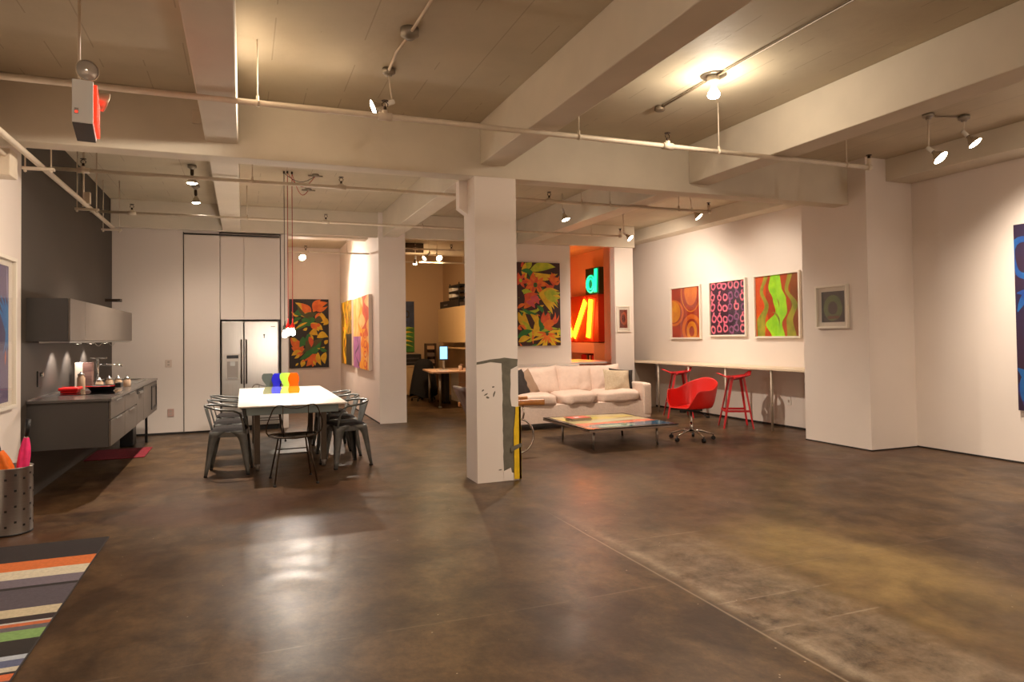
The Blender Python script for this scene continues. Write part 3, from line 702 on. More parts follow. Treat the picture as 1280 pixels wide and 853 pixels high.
# framed works on the gallery wall (facing -x, u runs from far to near)
def gallery(label, yf, yn, z0, z1, base, painter, x=7.64, t=.028, dep=.03):
    th = thing('framed_picture', label, 'picture', (x - .02, (yf + yn) / 2, z0))
    a = Art((x, yf - t, z0 + t), (0, -1, 0), (0, 0, 1), yf - yn - 2 * t, z1 - z0 - 2 * t, .012, base)
    painter(a); a.build('artwork', th); a.frame(th, white_frame, t, dep)
def g1(a):
    w, h = a.w, a.h; am = paint('amber', (214, 120, 14), (196, 84, 10), 4); a2 = paint('amber2', (222, 150, 16), (200, 110, 14), 5)
    a.ring(w * .05, h * .5, w * .38, h * .27, .18, am); a.disc(w * .05, h * .52, w * .26, h * .22, a2)
    a.ring(w * .68, h * .90, w * .34, h * .40, .06, a2); a.disc(w * .68, h * .93, w * .22, h * .30, am)
    a.ring(w * .70, h * .16, w * .34, h * .30, .3, am); a.ring(w * .7, h * .12, w * .18, h * .2, .5, a2)
gallery('white framed picture of amber ovals on dark red, farthest of the three above the counter', 11.13, 10.20, 1.34, 2.32, paint('deep_red', (170, 46, 8), (140, 30, 12), 4), g1)
def g2(a):
    w, h = a.w, a.h; random.seed(5)
    pk = [paint('pink', (232, 120, 132), (210, 100, 130), 9), paint('mauve', (150, 84, 128), (110, 66, 110), 9)]
    for r in range(5):
        for c in range(6):
            x = w * (.08 + .17 * c + random.uniform(-.02, .02)); y = h * (.92 - .2 * r + random.uniform(-.025, .025))
            m = pk[0] if c < 3 or random.random() < .2 else pk[1]
            a.ring(x, y, w * .075, h * .075, .45, m, 16, jit=.35)
            if random.random() < .75: a.blade(x, y + h * .05, x + w * random.uniform(-.03, .05), y + h * .13, w * .025, .2, m)
gallery('white framed picture of pink loops on dark purple, middle of the three above the counter', 9.96, 9.01, 1.38, 2.34, paint('dark_purple', (54, 34, 56), (40, 26, 46), 5), g2)
def g3(a):
    w, h = a.w, a.h; lime = paint('lime', (176, 236, 40), (140, 214, 36), 7); lm2 = paint('lime_dull', (178, 170, 50), (120, 130, 40), 5); ogl = paint('hot_orange', (230, 96, 14), (206, 70, 16), 3); br = paint('rust_brown', (120, 62, 24), (150, 76, 26), 3)
    a.face([(w * .8, 0), (w, 0), (w, h), (w * .8, h)], br)
    def rib(pts, m):
        n = 26; A = []; B = []
        for i in range(n + 1):
            t = i / n * (len(pts) - 1); k = min(int(t), len(pts) - 2); f = t - k; f = f * f * (3 - 2 * f)
            x = pts[k][0] + (pts[k + 1][0] - pts[k][0]) * f; wd = pts[k][1] + (pts[k + 1][1] - pts[k][1]) * f
            y = h * (1 - i / n); A.append(((x - wd / 2) * w, y)); B.append(((x + wd / 2) * w, y))
        a.strip(A, B, m)
    rib([(.10, .3), (.12, .25), (.1, .3), (.15, .3), (.1, .2)], ogl)
    rib([(.25, .10), (.14, .08), (.26, .10), (.12, .20), (.12, .18)], lm2)
    rib([(.47, .22), (.46, .30), (.56, .30), (.60, .26), (.42, .38), (.52, .30)], lime)
    rib([(.80, .10), (.72, .08), (.90, .12), (.78, .14), (.82, .2)], lm2)
    a.blade(w * .40, h * .40, w * .55, h * .15, w * .02, .2, lm2); a.blade(w * .5, h * .62, w * .55, h * .45, w * .012, .1, lm2)
gallery('white framed picture of a lime wavy ribbon on orange above the counter', 8.82, 7.84, 1.35, 2.35, paint('burnt_orange', (196, 76, 18), (176, 60, 16), 3), g3)
def g4(a):
    w, h = a.w, a.h
    a.ring(w * .5, h * .46, w * .42, h * .42, .50, paint('moss', (86, 104, 50), (66, 84, 44), 8), jit=.05)
    a.face([(w * .3, h * .1), (w * .75, h * .12), (w * .8, h * .2), (w * .25, h * .2)], paint('umber', (92, 54, 34)))
th = thing('framed_picture', 'small white framed picture of a moss green ring on black, hung on the pier', 'picture', (6.95, 6.62, 1.47))
a = Art((6.97, 6.86, 1.50), (0, -1, 0), (0, 0, 1), .46, .50, .010, mat('picture_mount', (206, 196, 180), .7))
iw = Art((6.96, 6.86 - .06, 1.50 + .055), (0, -1, 0), (0, 0, 1), .36, .39, .003, paint('ink', (26, 28, 26), (34, 34, 30), 5)); g4(iw)
a.build('mount', th); iw.build('artwork', th); a.frame(th, white_frame, .025, .03)
# small one on the rear pier (faces the viewer)
th = thing('framed_picture', 'small white framed rust-red picture on the narrow rear pier beside the bookcase', 'picture', (6.83, 11.56, 1.49))
a = Art((6.705, 11.58, 1.51), (1, 0, 0), (0, 0, 1), .25, .46, .010, mat('picture_mount', (206, 196, 180), .7))
iw = Art((6.745, 11.57, 1.565), (1, 0, 0), (0, 0, 1), .17, .35, .003, paint('rust', (110, 44, 26), (86, 30, 20), 6))
iw.ring(.085, .18, .07, .13, .4, paint('rust_light', (156, 74, 44)), jit=.2)
a.build('mount', th); iw.build('artwork', th); a.frame(th, white_frame, .022, .02)
# right wall dark canvas
a = Art((7.73, 4.87, .57), (0, -1, 0), (0, 0, 1), 1.6, 1.98, .045, paint('aubergine', (48, 24, 44), (28, 22, 60), 2))
bl1 = paint('swirl_blue', (24, 92, 150), (20, 60, 130), 6); bl2 = paint('swirl_indigo', (40, 34, 92), (60, 44, 96), 5)
random.seed(9)
for (x, y, rx, ry) in ((.12, 1.62, .16, .26), (.2, .2, .2, .25), (.7, 1.4, .25, .3), (.9, .6, .3, .3), (.35, .9, .2, .25)): a.ring(x, y, rx, ry, .28, random.choice((bl1, bl1, bl2)), jit=.25)
for (x0, y0, x1, y1) in ((.02, 1.25, .3, 1.1), (.02, 1.05, .4, 1.3), (.05, .1, .3, .5), (.3, .2, .8, .9), (.0, .45, .1, .2), (.5, 1.0, 1.2, 1.5)): a.blade(x0, y0, x1, y1, .05, .2, bl1)
tag(a.build('canvas_painting'), 'tall dark purple canvas with blue swirls at the right edge of the right wall', 'painting')
# left wall framed work (faces +x; u runs from near to far)
th = thing('framed_picture', 'large white framed violet and blue picture on the left white wall', 'picture', (-1.80, 6.2, .87))
a = Art((-1.82, 5.50, .91), (0, 1, 0), (0, 0, 1), 1.37, 1.19, .010, mat('picture_mount2', (222, 210, 194), .7))
iw = Art((-1.81, 5.56, .94), (0, 1, 0), (0, 0, 1), 1.20, 1.11, .004, paint('violet', (92, 76, 112), (78, 66, 104), 3))
blu = paint('cobalt', (24, 96, 160), (40, 120, 176), 8)
iw.face([(.1, .42), (1.20, .42), (1.20, .82), (1.12, .84), (.1, .86)], paint('dark_violet', (60, 44, 86)))
for k in range(9): iw.blade(1.19 - .03 * k, .86 - .05 * (k % 3), 1.06 + .02 * k, .38 + .03 * (k % 4), .03, .12, blu)
iw.blade(1.13, .42, 1.12, .30, .012, 0, po); iw.blade(1.15, 1.1, 1.17, .8, .012, 0, paint('pale_lilac', (150, 140, 176)))
a.build('mount', th); iw.build('artwork', th); a.frame(th, white_frame, .03, .03)

# ------------------------------------------------------------------ kitchen
tc_ = thing('tall_cabinet', 'tall white cabinet door left of the fridge reaching the beam', 'cabinet', (-.6, 11.65, 0))
MB().box(-.852, 11.638, .03, -.348, 11.658, 3.06).build('door', cab_white, tc_, .003)
tc_ = thing('overhead_cabinet', 'white double-door cupboard above the steel fridge', 'cabinet', (.1, 11.65, 1.74))
MB().box(-.340, 11.66, 1.745, .548, 12.28, 3.10).build('body', cab_white, tc_)
MB().box(-.340, 11.640, 1.745, -.002, 11.66, 3.05).build('door', cab_white, tc_, .003)
MB().box(.006, 11.640, 1.745, .538, 11.66, 3.05).build('door', cab_white, tc_, .003)
struct('trim_1', MB().box(-.855, 11.642, 3.065, .545, 11.66, 3.085), sk)
struct('trim_2', MB().box(-.864, 11.648, .03, -.856, 11.66, 3.1), sk)
fr = thing('refrigerator', 'steel side-by-side refrigerator with a water dispenser', 'refrigerator', (.09, 11.9, 0))
MB().box(-.325, 11.64, .03, .515, 12.27, 1.70).build('body', blk, fr, .004)
MB().box(-.322, 11.575, .08, -.005, 11.638, 1.715).build('freezer_door', steel_d, fr, .008)
MB().box(.005, 11.575, .08, .512, 11.638, 1.715).build('fridge_door', steel_d, fr, .008)
MB().box(-.31, 11.60, .0, .50, 11.66, .075).build('kick_grille', blk, fr)
dsp = MB().box(-.265, 11.566, .80, -.065, 11.576, 1.20).box(-.250, 11.562, 1.135, -.08, 11.567, 1.185, 1).build('dispenser', [mat('dispenser_grey', (196, 186, 176), .4), blk], fr, .002)
MB().box(-.245, 11.560, .83, -.085, 11.567, 1.09, 1).box(-.20, 11.552, 1.02, -.13, 11.566, 1.09).box(-.235, 11.548, .82, -.095, 11.567, .84).build('nozzle', [steel, mat('dispenser_recess', (150, 140, 132), .4)], dsp)
for x in (-.035, .038):
    MB().cyl((x, 11.53, .74), (x, 11.53, 1.43), .010, n=10).cyl((x, 11.53, .78), (x, 11.576, .78), .008, n=8).cyl((x, 11.53, 1.39), (x, 11.576, 1.39), .008, n=8).build('handle', mat('dark_steel', (96, 88, 80), .3, .8), fr)
MB().box(.40, 11.572, 1.625, .465, 11.576, 1.637).build('badge', mat('badge_grey', (96, 90, 86), .4), fr)
MB().cyl((.30, 11.575, 1.50), (.30, 11.570, 1.50), .014).box(.293, 11.568, 1.45, .307, 11.574, 1.50).build('magnet_clip', blk, fr)
def outlet(label, x, z, m, w=.045):
    t = thing('wall_socket', label, 'socket', (x, 11.655, z))
    MB().box(x - w, 11.650, z - .058, x + w, 11.66, z + .058).build('plate', m, t, .002)
    for dz in (-.022, .022): MB().box(x - .014, 11.647, z + dz - .012, x + .014, 11.651, z + dz + .012).build('insert', mat('socket_insert', (170, 156, 142), .5), t)
outlet('upper pale wall socket left of the tall cabinet door', -1.07, 1.08, mat('plate_beige', (206, 186, 170), .5))
outlet('lower pinkish wall socket near the floor beyond the kitchen counter', -1.04, .33, mat('plate_rose', (186, 152, 140), .5))

XW, XC, XU = -1.825, -1.16, -1.482
units = [(7.36, 8.17, 'two-drawer grey kitchen base unit nearest the viewer', 2), (8.17, 9.03, 'two-drawer grey kitchen base unit, second along the counter', 2),
         (9.03, 9.61, 'grey kitchen base unit with an open pull slot, middle of the counter', 1), (9.61, 10.28, 'plain grey kitchen base unit beside the sink end', 0), (10.28, 11.0, 'end base unit with a recessed square frame at the far counter end', 3)]
for (y0, y1, lab, kd) in units:
    t = thing('base_cabinet', 'wall-hung ' + lab, 'cabinet', ((XW + XC) / 2, (y0 + y1) / 2, .44), group='wall-hung kitchen base units')
    MB().box(XW, y0, .44, XC - .02, y1 - .002, .865).build('body', greycab, t, .002)
    g_ = .005
    if kd == 2:
        for (z0, z1) in ((.445, .685), (.695, .862)):
            d_ = MB().box(XC - .018, y0 + g_, z0, XC, y1 - g_, z1).build('drawer', greycab_l, t, .003)
            MB().box(XC, y0 + .25, z1 - .012, XC + .012, y1 - .25, z1 - .002).build('finger_pull', steel, d_)
    elif kd == 1:
        d_ = MB().box(XC - .018, y0 + g_, .455, XC, y1 - g_, .80).build('door', greycab_l, t, .003)
        MB().box(XC - .014, y0 + .03, .81, XC - .002, y1 - .03, .86).build('slot', blk, t)
        MB().box(XC - .01, y0 + .15, .80, XC + .015, y1 - .15, .825).build('handle', steel, d_)
    elif kd == 0:
        MB().box(XC - .018, y0 + g_, .445, XC, y1 - g_, .862).build('door', greycab_l, t, .003)
    else:
        f = MB().box(XC - .018, y0 + g_, .445, XC, y1 - g_, .862).build('door', greycab_l, t, .003)
        q = MB()
        for (a0, b0, a1, b1) in ((y0 + .08, .50, y1 - .08, .53), (y0 + .08, .79, y1 - .08, .82), (y0 + .08, .53, y0 + .13, .79), (y1 - .13, .53, y1 - .08, .79)): q.box(XC, a0, b0, XC + .010, a1, b1)
        q.build('square_frame', blk, f)
tag(MB().box(XW, 7.34, .868, XC + .008, 11.01, .892).build('worktop', worktop_m, None, .002), 'thin grey worktop running along the dark kitchen wall', 'worktop')
tag(MB().box(XW, 7.34, .892, XW + .012, 11.0, .905).build('upstand', steel), 'thin bright upstand strip where the worktop meets the dark wall', 'strip')
tag(MB().box(-1.72, 7.95, .892, -1.22, 8.60, .897).build('cooktop', mat('black_ceramic_glass', (16, 14, 15), .06), None, .002), 'black glass cooktop set in the near end of the worktop', 'cooktop')
sk_ = thing('sink', 'shallow steel sink and drainer at the far end of the worktop', 'sink', (-1.45, 10.3, .892))
MB().box(-1.70, 9.75, .892, -1.26, 10.85, .896).build('drainer', steel, sk_, .001)
q = MB(); 
for (a0, b0, a1, b1) in ((-1.66, 10.25, -1.30, 10.27), (-1.66, 10.78, -1.30, 10.80), (-1.66, 10.27, -1.64, 10.78), (-1.32, 10.27, -1.30, 10.78)): q.box(a0, b0, .896, a1, b1, .906)
q.build('bowl_rim', chrome, sk_)
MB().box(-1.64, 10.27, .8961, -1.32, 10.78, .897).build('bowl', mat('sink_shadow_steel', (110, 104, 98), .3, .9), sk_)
tp = thing('kitchen_tap', 'tall chrome mixer tap with a long straight spout', 'tap', (-1.66, 9.62, .896))
MB().cyl((-1.66, 9.62, .892), (-1.66, 9.62, 1.22), .016).build('stem', chrome, tp)
MB().cyl((-1.66, 9.62, 1.14), (-1.40, 9.64, 1.14), .012).cyl((-1.405, 9.64, 1.145), (-1.405, 9.64, 1.11), .012).build('spout', chrome, tp)
MB().box(-1.74, 9.60, 1.215, -1.56, 9.64, 1.232).build('lever', chrome, tp, .003)
t = thing('storage_block', 'cream and dark striped box standing on the worktop beside the tap', 'box', (-1.70, 9.0, .892))
MB().box(-1.765, 8.95, .892, -1.69, 9.08, 1.19).build('pale_half', mat('cream_card', (220, 200, 178), .6), t, .003)
MB().box(-1.69, 8.96, .892, -1.60, 9.07, 1.19).build('striped_half', mat('dark_brown_stripe', (86, 54, 46), .6, rgb2=(116, 84, 72), vscale=3, stretch=(1, 1, 14)), t, .003)
jar_g = mat('jar_glass', (208, 176, 146), .1, .0, trans=.4); 
for i, (x, y, h, r, lab) in enumerate(((-1.66, 8.72, .17, .04, 'tall clear jar with a round lid, left of the striped box'), (-1.52, 8.93, .09, .04, 'low glass jar, first in the row behind the black pan'), (-1.44, 9.03, .10, .04, 'low glass jar, second in the row behind the black pan'), (-1.36, 9.10, .095, .04, 'low glass jar, third in the row behind the black pan'), (-1.28, 9.18, .09, .04, 'low glass jar, last in the row behind the black pan'))):
    t = thing('glass_jar', lab, 'jar', (x, y, .892))
    MB().lathe([(r * .9, 0), (r, .01), (r, h * .8), (r * .75, h * .9), (r * .75, h)], (x, y, .892), n=16).build('jar', jar_g, t)
    MB().lathe([(r * .8, h), (r * .8, h + .012), (r * .3, h + .02), (r * .25, h + .035), (0, h + .04)], (x, y, .892), n=16).build('lid', steel, t)
t = thing('baking_dish', 'red rectangular oven dish on the near end of the black cooktop', 'dish', (-1.60, 8.25, .897))
MB().box(-1.74, 8.17, .898, -1.59, 8.36, .925).box(-1.755, 8.15, .925, -1.575, 8.38, .955).build('dish', mat('red_enamel', (206, 24, 22), .25), t, .01)
t = thing('frying_pan', 'black pan with a red rim on the cooktop beside the red dish', 'pan', (-1.38, 8.35, .897))
MB().lathe([(.09, 0), (.10, .0), (.145, .055), (.150, .06), (.140, .057), (.095, .008), (0, .008)], (-1.40, 8.38, .897), n=28).build('bowl', blk, t)
MB().lathe([(.150, .054), (.158, .058), (.150, .063)], (-1.40, 8.38, .897), n=28, cap=False).build('rim', mat('red_enamel', (206, 24, 22), .25), t)
MB().box(-1.27, 8.30, .935, -1.215, 8.42, .985).build('handle', blk, t, .006)
for i, (y, lab) in enumerate(((7.75, 'black wall socket with a bright switch, nearer end of the dark kitchen wall'), (9.38, 'black wall socket strip beside the jars on the dark kitchen wall'))):
    t = thing('kitchen_socket', lab, 'socket', (XW, y, 1.0))
    MB().box(XW, y - .06, 1.0, XW + .012, y + .06, 1.15).build('plate', blk, t, .002)
    MB().cyl((XW + .01, y + .02, 1.115), (XW + .035, y + .02, 1.115), .02).build('plug', chrome, t)
# upper cabinets
for (y0, y1, lab) in ((7.34, 7.985, 'near grey wall cabinet above the counter, its broad side facing the room'), (7.99, 11.06, 'long grey wall cabinet above the counter, behind the near one')):
    t = thing('wall_cabinet', lab, 'cabinet', (-1.65, (y0 + y1) / 2, 1.43))
    MB().box(XW, y0, 1.432, XU - .02, y1, 1.825).build('body', greycab, t, .002)
    MB().box(XU - .018, y0, 1.432, XU, y1 - .004, 1.825).build('door', greycab_l, t, .003)
tag(MB().box(-1.74, 7.4, 1.415, -1.50, 11.0, 1.43).build('light_rail', steel), 'thin metal light strip under the grey wall cabinets', 'light strip')
tag(MB().box(-1.80, 10.95, 1.98, -1.60, 11.02, 2.02).box(-1.64, 10.85, 1.99, -1.60, 10.99, 2.01).build('cabinet_bracket', wire_m), 'small dark bracket on the kitchen wall above the long wall cabinet', 'bracket')
for i, y in enumerate((8.24, 8.88, 9.73)):
    t = thing('under_cabinet_light', ('nearest', 'middle', 'farthest')[i] + ' of three round lights under the grey wall cabinets', 'light', (-1.6, y, 1.41), group='under cabinet lights')
    MB().lathe([(.036, 0), (.036, -.012), (.030, -.014)], (-1.60, y, 1.415), n=18).build('housing', steel, t)
    MB().lathe([(.030, -.013), (0, -.015)], (-1.60, y, 1.415), n=18, cap=False).build('lens', lens_soft, t)
    if i: MB().tube([(-1.56 + .03 * k / 4, y + .03 * k, 1.414 - .04 * sin(pi * k / 6)) for k in range(7)], .003, 5).build('cable', steel, t)
    light('under_cabinet_beam', 'SPOT', (-1.66, y, 1.39), 15, (1, .93, .88), .02, (-1.82, y, .95), 95, .6)
# things on the kitchen floor
tag(MB().box(-1.78, 9.50, .001, -1.14, 10.33, .010).build('floor_mat', mat('maroon_mat', (122, 22, 36), .9, var=.2, vscale=30), None, .002), 'maroon floor mat under the wall-hung kitchen counter', 'mat')
t = thing('counter_support', 'black support leg frame under the far end of the kitchen counter', 'support', (-1.45, 10.9, 0))
MB().box(-1.56, 10.55, 0, -1.40, 10.85, .44).build('block', blk, t, .01)
MB().box(-1.30, 10.90, 0, -1.27, 10.93, .44).build('post', blk, t)

# umbrella stand
t = thing('umbrella_stand', 'perforated brushed steel umbrella bin by the left wall', 'bin', (-1.645, 6.2, 0))
MB().lathe([(.150, .012), (.150, .49), (.1535, .495), (.145, .495), (.145, .02), (0, .02)], (-1.645, 6.2, 0), n=48, cap=False).build('drum', steel, t)
MB().lathe([(.146, 0), (.152, .004), (.152, .014), (0, .014)], (-1.645, 6.2, 0), n=48).build('base_ring', blk, t)
q = MB()
for k in range(16):
    a_ = 2 * pi * k / 16 + .12
    for j in range(4):
        z = .07 + j * .115 + (.03 if k % 2 else 0)
        q.cbox((0, 0, 0), (.016, .004, .016), 0, Matrix.Translation((-1.645 + .1495 * cos(a_), 6.2 + .1495 * sin(a_), z)) @ Matrix.Rotation(a_ - pi / 2, 4, 'Z'))
q.build('perforations', blk, t)
def umbrella(label, x, y, z, lean, col, tip_h, fat):
    t = thing('folded_umbrella', label, 'umbrella', (x, y, .05))
    d = Vector(lean).normalized(); m_ = mat('umbrella_' + label.split()[0], col, .7, var=.15, vscale=15)
    top = Vector((x, y, z))
    def fn(u, v):
        a_ = 2 * pi * u; r = fat * (sin(pi * (.08 + .84 * v)) ** .8) * (1 + .16 * sin(5 * a_ + 4 * v)) * (.35 + .65 * v)
        c = top - d * (.50 * (1 - v) + .0)
        s1 = d.cross(Vector((0, 1, 0))).normalized(); s2 = d.cross(s1)
        return c + (s1 * cos(a_) + s2 * sin(a_)) * r
    MB().grid(fn, 24, 16, cu=True).build('canopy', m_, t)
    MB().cyl(top - d * .04, top + d * .02, .014).build('ferrule', chrome, t)
    MB().cyl(top + d * .01, top + d * (.01 + tip_h), .015, .018).build('handle', blk, t)
    MB().cyl(top - d * .52, top, .006).build('shaft', steel, t)
umbrella('orange folded umbrella with a dark handle in the steel bin', -1.70, 6.17, .615, (-.25, -.05, 1), (232, 110, 14), .12, .074)
umbrella('pink folded umbrella with a black handle in the steel bin', -1.545, 6.23, .70, (.10, 0, 1), (236, 44, 110), .13, .052)

# rug
t = thing('striped_rug', 'flat woven rug of orange, cream, navy and green stripes at the lower left', 'rug', (-1.36, 4.0, 0))
ys = [5.74, 5.311, 5.105, 4.927, 4.769, 4.726, 4.384, 4.256, 4.178, 4.156, 4.114, 4.056, 3.934, 3.744, 3.694, 3.617, 3.567, 3.544, 3.477]
cs = [(42, 34, 34), (208, 110, 52), (206, 196, 172), (112, 102, 112), (40, 34, 34), (84, 76, 84), (196, 182, 152), (48, 36, 36), (190, 186, 180), (196, 104, 60), (100, 92, 98), (128, 164, 96), (44, 38, 34), (176, 184, 194), (92, 98, 128), (200, 192, 172), (52, 42, 40), (214, 110, 62)]
y = ys[-1]; ext = [(86, 80, 92), (200, 190, 168), (120, 156, 96), (40, 34, 34), (208, 110, 52), (112, 102, 112), (196, 182, 152)]
i = 0
while y > 1.6: 
    w = (.12, .07, .2, .05, .15)[i % 5]; y -= w; ys.append(y); cs.append(ext[i % 7]); i += 1
q = MB(); ms = []
for i, c in enumerate(cs):
    ms.append(mat('rug_%d' % i, c, .95, var=.10, vscale=60, bump=.5, bscale=220)); q.box(-1.80, ys[i + 1], .001, -.917, ys[i], .009, i)
q.build('woven_field', ms, t)
MB().box(-.919, ys[-1], .001, -.914, 5.742, .0095).build('bound_edge', mat('rug_edge', (60, 52, 50), .9), t)

# ------------------------------------------------------------------ dining group
TX0, TX1, TY0, TY1, TZ = -.06, 1.03, 7.48, 10.35, .745
t = thing('dining_table', 'long white-topped dining table on square steel legs with casters', 'table', (.485, 8.9, 0))
MB().box(TX0, TY0, TZ - .014, TX1, TY1, TZ).build('tabletop', mat('white_table_laminate', (236, 228, 218), .3), t, .004)
MB().box(TX0 + .08, TY0 + .06, .645, TX1 - .09, TY1 - .06, TZ - .015).build('apron', mat('grey_green_apron', (126, 138, 136), .45), t, .004)
for x in (.13, .83):
    for y in (7.98, 9.62):
        MB().box(x - .03, y - .03, .075, x + .03, y + .03, .635).box(x - .034, y - .034, .08, x - .030, y + .034, .63, 1).build('leg', [mat('table_leg_steel', (104, 92, 80), .35, .6), steel], t, .003)
        c_ = MB().cyl((x - .018, y, .045), (x + .018, y, .045), .044, n=20).build('caster', mat('grey_caster', (120, 112, 104), .5), t)
        MB().box(x - .026, y - .022, .05, x + .026, y + .022, .085).build('fork', steel, c_, .004)

# acrylic vase sculpture
t = thing('acrylic_sculpture', 'row of wavy grey, blue, lime and orange acrylic vase silhouettes on the dining table', 'sculpture', (.44, 9.06, TZ))
cols = [('grey', (92, 100, 96), (178, 182, 150)), ('blue', (40, 40, 190), (110, 120, 250)), ('lime', (186, 240, 90), (236, 250, 150)), ('orange', (255, 108, 10), (255, 176, 20))]
for i, (n_, c, c2) in enumerate(cols):
    x = .290 + .098 * i; y = 9.08 - .012 * i
    prof = [(.062, 0), (.066, .03), (.060, .06), (.045, .09), (.040, .11), (.050, .135), (.066, .17), (.070, .20), (.062, .235), (.045, .255)]
    R = [(a_ * 1.0 + .012 * sin(i * 2 + 22 * b_), b_) for a_, b_ in prof]; Lf = [(-a_ * (1.0 if i else 1.15) + .012 * sin(i * 3 + 18 * b_), b_) for a_, b_ in prof]
    up = [(px_, pz_) for px_, pz_ in R if pz_ >= .085] + [(px_, pz_) for px_, pz_ in reversed(Lf) if pz_ >= .085]
    lo = [(px_, pz_) for px_, pz_ in R if pz_ <= .095] + [(px_, pz_) for px_, pz_ in reversed(Lf) if pz_ <= .095]
    p_ = MB().prism(up, -.012, ((x, y, TZ), (1, 0, 0), (0, 0, 1))).build('vase_panel', acrylic('acrylic_' + n_, c, .45), t)
    tag(p_, n_ + ' acrylic panel')
    MB().prism(lo, -.014, ((x, y, TZ), (1, 0, 0), (0, 0, 1))).build('foot_panel', acrylic('acrylic_foot_' + n_, c2, .6), p_)

# tolix-like armchair, facing local +y
def leg_plate(mb, top_o, top_i, foot_o, foot_i):
    mb
def make_armchair():
    t = thing('metal_armchair', '', 'chair', (0, 0, 0), local=True)
    # seat
    s = MB(); 
    s.grid(lambda u, v: Vector(((u - .5) * (.35 + .05 * v), (v - .5) * .36, .452 - .012 * sin(pi * u) * sin(pi * v))), 9, 9)
    s.build('seat', gun, t, solid=.006)
    ap = MB()
    for sx in (-1, 1):
        ap.box(sx * .182 - .004, -.17, .40, sx * .182 + .004, .17, .455)
    for sy in (-1, 1): ap.box(-.18, sy * .175 - .004, .40, .18, sy * .175 + .004, .455)
    ap.build('seat_rim', gun, t, .003)
    for sx in (-1, 1):
        for sy in (-1, 1):
            L = MB(); cx, cy = sx * .184, sy * .177; fx, fy = sx * .225, sy * (.225 if sy < 0 else .215)
            N_ = 8
            for ax in (0, 1):
                A = []; B = []
                for k in range(N_ + 1):
                    f = k / N_; z = .452 * (1 - f) + .012
                    px = cx + (fx - cx) * f; py_ = cy + (fy - cy) * f
                    wd = .030 + .055 * (1 - f) + .075 * max(0, 1 - f * 4.5) ** 2
                    A.append((px, py_, z))
                    B.append((px - sx * wd, py_, z) if ax == 0 else (px, py_ - sy * wd, z))
                L.add(A + B, [(i, i + 1, N_ + 2 + i, N_ + 1 + i) for i in range(N_)], 0, True)
            lg = L.build('leg', gun, t, solid=.005)
            MB().cbox((fx - sx * .012, fy - sy * .012, .008), (.034, .034, .016)).build('foot_cap', blk, lg, .003)
    # arm and back hoop
    pts = [(-.178, .165, .44), (-.195, .150, .55), (-.215, .125, .645), (-.235, .06, .682), (-.243, -.06, .692)]
    arc = [(-.243 * cos(a_), -.06 - .185 * sin(a_), .692 + .035 * sin(a_)) for a_ in [pi * k / 10 for k in range(1, 10)]]
    full = pts + arc + [(-x, y, z) for x, y, z in reversed(pts)]
    sm = []
    for i in range(len(full) - 1):
        for k in range(2):
            f = k / 2; sm.append(tuple(Vector(full[i]).lerp(Vector(full[i + 1]), f)))
    sm.append(full[-1])
    MB().tube(sm, .0115, 8).build('arm_hoop', gun, t)
    b = MB(); b.grid(lambda u, v: Vector(((u - .5) * (.11 + .10 * v), -.172 - .068 * v - .006 * cos(pi * (u - .5)), .45 + .272 * v)), 6, 8); b.build('back_slat', gun, t, solid=.005)
    c = MB()
    def cu(u, v):
        x = u * 2 - 1; y = v * 2 - 1; e = max(0., (1 - abs(x) ** 5) * (1 - abs(y) ** 5)) ** .4
        return e, x, y
    c.grid(lambda u, v: Vector((cu(u, v)[1] * .18, cu(u, v)[2] * .175, .462 + .036 * cu(u, v)[0])), 15, 15)
    c.grid(lambda u, v: Vector((-cu(u, v)[1] * .18, cu(u, v)[2] * .175, .462 - .002 * cu(u, v)[0])), 15, 15)
    c.build('seat_cushion', blk_fab, t)
    return t
A0 = make_armchair()
arms = [(-.145, 8.02, -95, 'nearest metal armchair on the left side of the dining table'), (-.145, 8.70, -90, 'middle metal armchair on the left side of the dining table'), (-.145, 9.40, -88, 'farthest metal armchair on the left side of the dining table'),
        (1.06, 7.93, 106, 'nearest metal armchair on the right side of the dining table'), (1.07, 8.64, 98, 'middle metal armchair on the right side of the dining table'), (1.07, 9.33, 92, 'farthest metal armchair on the right side of the dining table')]
for i, (x, y, a_, lab) in enumerate(arms):
    o = A0 if i == 0 else copy_tree(A0)
    o.location = (x, y, 0); o.rotation_euler = (0, 0, radians(a_)); o['label'] = 'dark gunmetal ' + lab.replace('metal ', '') + ', black seat pad'; o['group'] = 'metal armchairs around the dining table'

